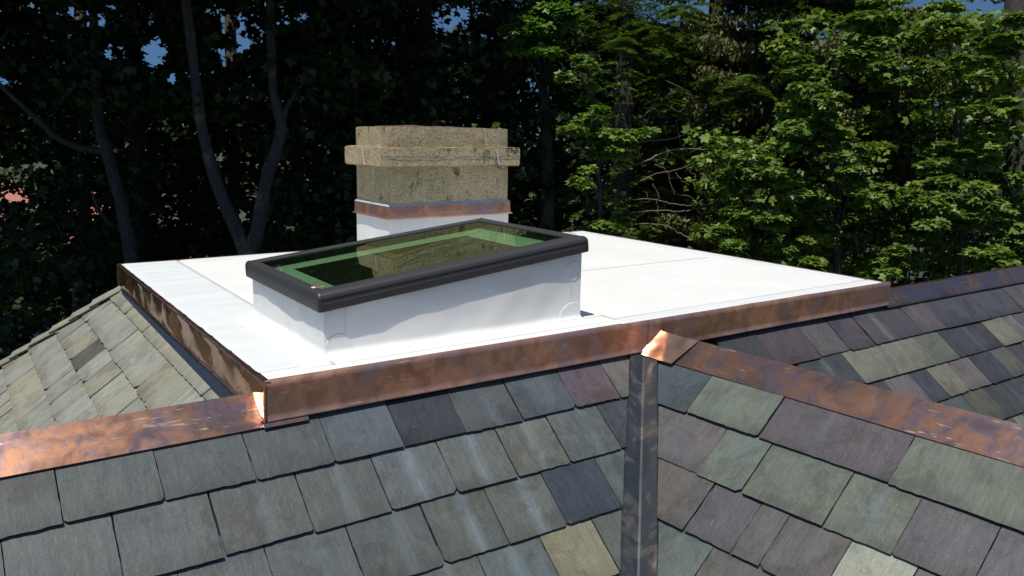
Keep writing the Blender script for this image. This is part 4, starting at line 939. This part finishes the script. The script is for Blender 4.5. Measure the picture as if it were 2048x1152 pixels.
# ---- left: dark maples against the sky
def gap(x, y):      # holes in the canopy where the sky shows
    for (gx, gy, rx, ry) in ((312, 105, 32, 38), (345, 158, 14, 18), (465, 48, 32, 30), (452, 112, 22, 26), (215, 105, 14, 20), (190, 45, 45, 12), (62, 10, 20, 10), (610, 30, 16, 12), (230, 12, 20, 10), (10, 165, 14, 16), (425, 20, 20, 14), (150, 18, 30, 10), (490, 88, 18, 20)):
        if ((x - gx) / rx) ** 2 + ((y - gy) / ry) ** 2 < 1: return False
    return True
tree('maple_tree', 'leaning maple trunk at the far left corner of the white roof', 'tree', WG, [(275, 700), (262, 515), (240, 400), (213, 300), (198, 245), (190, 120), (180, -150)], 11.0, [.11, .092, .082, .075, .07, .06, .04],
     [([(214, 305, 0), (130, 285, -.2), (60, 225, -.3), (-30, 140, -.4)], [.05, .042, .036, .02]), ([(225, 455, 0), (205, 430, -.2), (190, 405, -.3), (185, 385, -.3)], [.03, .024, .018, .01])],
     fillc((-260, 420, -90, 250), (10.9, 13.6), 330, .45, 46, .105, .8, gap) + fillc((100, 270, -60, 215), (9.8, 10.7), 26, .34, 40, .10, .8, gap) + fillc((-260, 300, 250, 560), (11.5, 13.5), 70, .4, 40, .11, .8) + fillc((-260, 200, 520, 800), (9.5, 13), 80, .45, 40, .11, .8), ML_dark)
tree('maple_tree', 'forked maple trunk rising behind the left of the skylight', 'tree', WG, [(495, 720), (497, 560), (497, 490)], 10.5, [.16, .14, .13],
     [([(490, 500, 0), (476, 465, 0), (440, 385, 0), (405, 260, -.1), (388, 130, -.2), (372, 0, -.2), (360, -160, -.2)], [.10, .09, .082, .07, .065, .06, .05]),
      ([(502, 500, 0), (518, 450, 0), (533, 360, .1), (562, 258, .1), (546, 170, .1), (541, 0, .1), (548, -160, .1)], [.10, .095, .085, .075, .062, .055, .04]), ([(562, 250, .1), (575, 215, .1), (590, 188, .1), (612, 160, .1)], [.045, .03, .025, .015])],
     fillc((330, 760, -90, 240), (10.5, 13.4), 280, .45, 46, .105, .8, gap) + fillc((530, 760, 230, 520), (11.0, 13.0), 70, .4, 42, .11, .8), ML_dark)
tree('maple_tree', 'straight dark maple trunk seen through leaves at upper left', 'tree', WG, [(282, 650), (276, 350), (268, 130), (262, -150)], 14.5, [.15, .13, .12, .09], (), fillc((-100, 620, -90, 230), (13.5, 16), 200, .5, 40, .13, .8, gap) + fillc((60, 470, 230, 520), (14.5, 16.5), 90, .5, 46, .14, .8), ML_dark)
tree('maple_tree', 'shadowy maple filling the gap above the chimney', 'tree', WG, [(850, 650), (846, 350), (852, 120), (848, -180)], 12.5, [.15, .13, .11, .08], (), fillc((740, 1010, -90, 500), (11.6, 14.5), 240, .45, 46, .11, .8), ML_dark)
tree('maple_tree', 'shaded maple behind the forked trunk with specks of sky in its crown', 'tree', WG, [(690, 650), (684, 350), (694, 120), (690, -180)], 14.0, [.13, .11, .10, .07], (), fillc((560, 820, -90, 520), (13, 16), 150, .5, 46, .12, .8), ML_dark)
# tall trees added for shade: dense crowns, mostly above the picture, forward of their trunks
for i, (x, y_, dep, lab) in enumerate(((120, 0, 10.6, 'very tall maple added to shade the left end of the wood, crown mostly out of view'), (420, 0, 10.6, 'very tall maple added above the view to shade the wood around the forked trunk'), (630, 0, 11.0, 'very tall maple added above the view to shade the wood left of the chimney'), (1070, 0, 15.2, 'very tall maple added above the view to shade the wood right of the chimney'), (-200, 0, 10.0, 'very tall maple added just outside the left of the wood to shade it'))):
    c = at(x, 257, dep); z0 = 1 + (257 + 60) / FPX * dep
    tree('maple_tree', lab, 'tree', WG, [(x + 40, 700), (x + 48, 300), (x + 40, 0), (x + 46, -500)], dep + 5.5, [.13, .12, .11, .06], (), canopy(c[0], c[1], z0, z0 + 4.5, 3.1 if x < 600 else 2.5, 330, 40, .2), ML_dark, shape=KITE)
# ---- the deep wood behind
def woodland():
    parts = []
    for _ in range(2600):
        x = rng.uniform(-900, 2900); d = rng.uniform(17, 27); top = 215 + 60 * nz(x * .006, 3.1) - (130 if x > 1250 else (190 if 1000 < x < 1250 else (110 if 560 < x < 1250 else 20))); y = rng.uniform(top, 640) if rng.random() < .75 else rng.uniform(top, top + 120)
        parts.append(clump_leaves(at(x, y, d), rng.uniform(.5, .95), 54, .7, .9, lsize=.24))
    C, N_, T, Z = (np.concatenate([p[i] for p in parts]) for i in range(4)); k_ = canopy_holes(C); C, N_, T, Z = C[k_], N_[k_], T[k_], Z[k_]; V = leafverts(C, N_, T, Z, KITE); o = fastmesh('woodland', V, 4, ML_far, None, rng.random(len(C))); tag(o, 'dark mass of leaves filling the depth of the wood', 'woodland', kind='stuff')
woodland()
# the neighbour's red roof glimpsed through the leaves
nh = at(30, 400, 30); hs_ = empty('house', (nh[0], nh[1], GZ), label='neighbouring house with a faded red roof glimpsed through leaves at far left', cat='house')
M_rr = mat_plain('faded_red_shingle', (.42, .17, .14), .9, .25, 8); mb = MB(); mb.box((nh[0] - 4, nh[1] - 2.2, GZ), (nh[0] + 3, nh[1] + 3, nh[2] - 1.2)); mb.build('wall', M_wall, hs_)
mb = MB(); mb.slab([(nh[0] - 4.4, nh[1] - 2.6, nh[2] - 1.4), (nh[0] + 3.4, nh[1] - 2.6, nh[2] - 1.4), (nh[0] + 3.4, nh[1] + .4, nh[2] + .7), (nh[0] - 4.4, nh[1] + .4, nh[2] + .7)], (0, -.57, .8), .12)
mb.slab([(nh[0] - 4.4, nh[1] + .4, nh[2] + .7), (nh[0] + 3.4, nh[1] + .4, nh[2] + .7), (nh[0] + 3.4, nh[1] + 3.4, nh[2] - 1.4), (nh[0] - 4.4, nh[1] + 3.4, nh[2] - 1.4)], (0, .57, .8), .12); mb.build('roof', M_rr, hs_)
# ---- weeds rooted in the mortar crown
def weed(px, py, h, n, lab):
    P = hit((px, py), (0, 1, 0), (0, Y0 + .22, 0)); P[2] = 1.018; C = []; T = []; N_ = []; Z = []
    for _ in range(n):
        a = rng.uniform(0, 6.28); r = rng.random() * h * .9; z = rng.random() * h; C.append(P + np.array([r * math.cos(a), r * math.sin(a), z])); T.append([math.cos(a), math.sin(a), .9]); N_.append(rng.normal(size=3)); Z.append(.022)
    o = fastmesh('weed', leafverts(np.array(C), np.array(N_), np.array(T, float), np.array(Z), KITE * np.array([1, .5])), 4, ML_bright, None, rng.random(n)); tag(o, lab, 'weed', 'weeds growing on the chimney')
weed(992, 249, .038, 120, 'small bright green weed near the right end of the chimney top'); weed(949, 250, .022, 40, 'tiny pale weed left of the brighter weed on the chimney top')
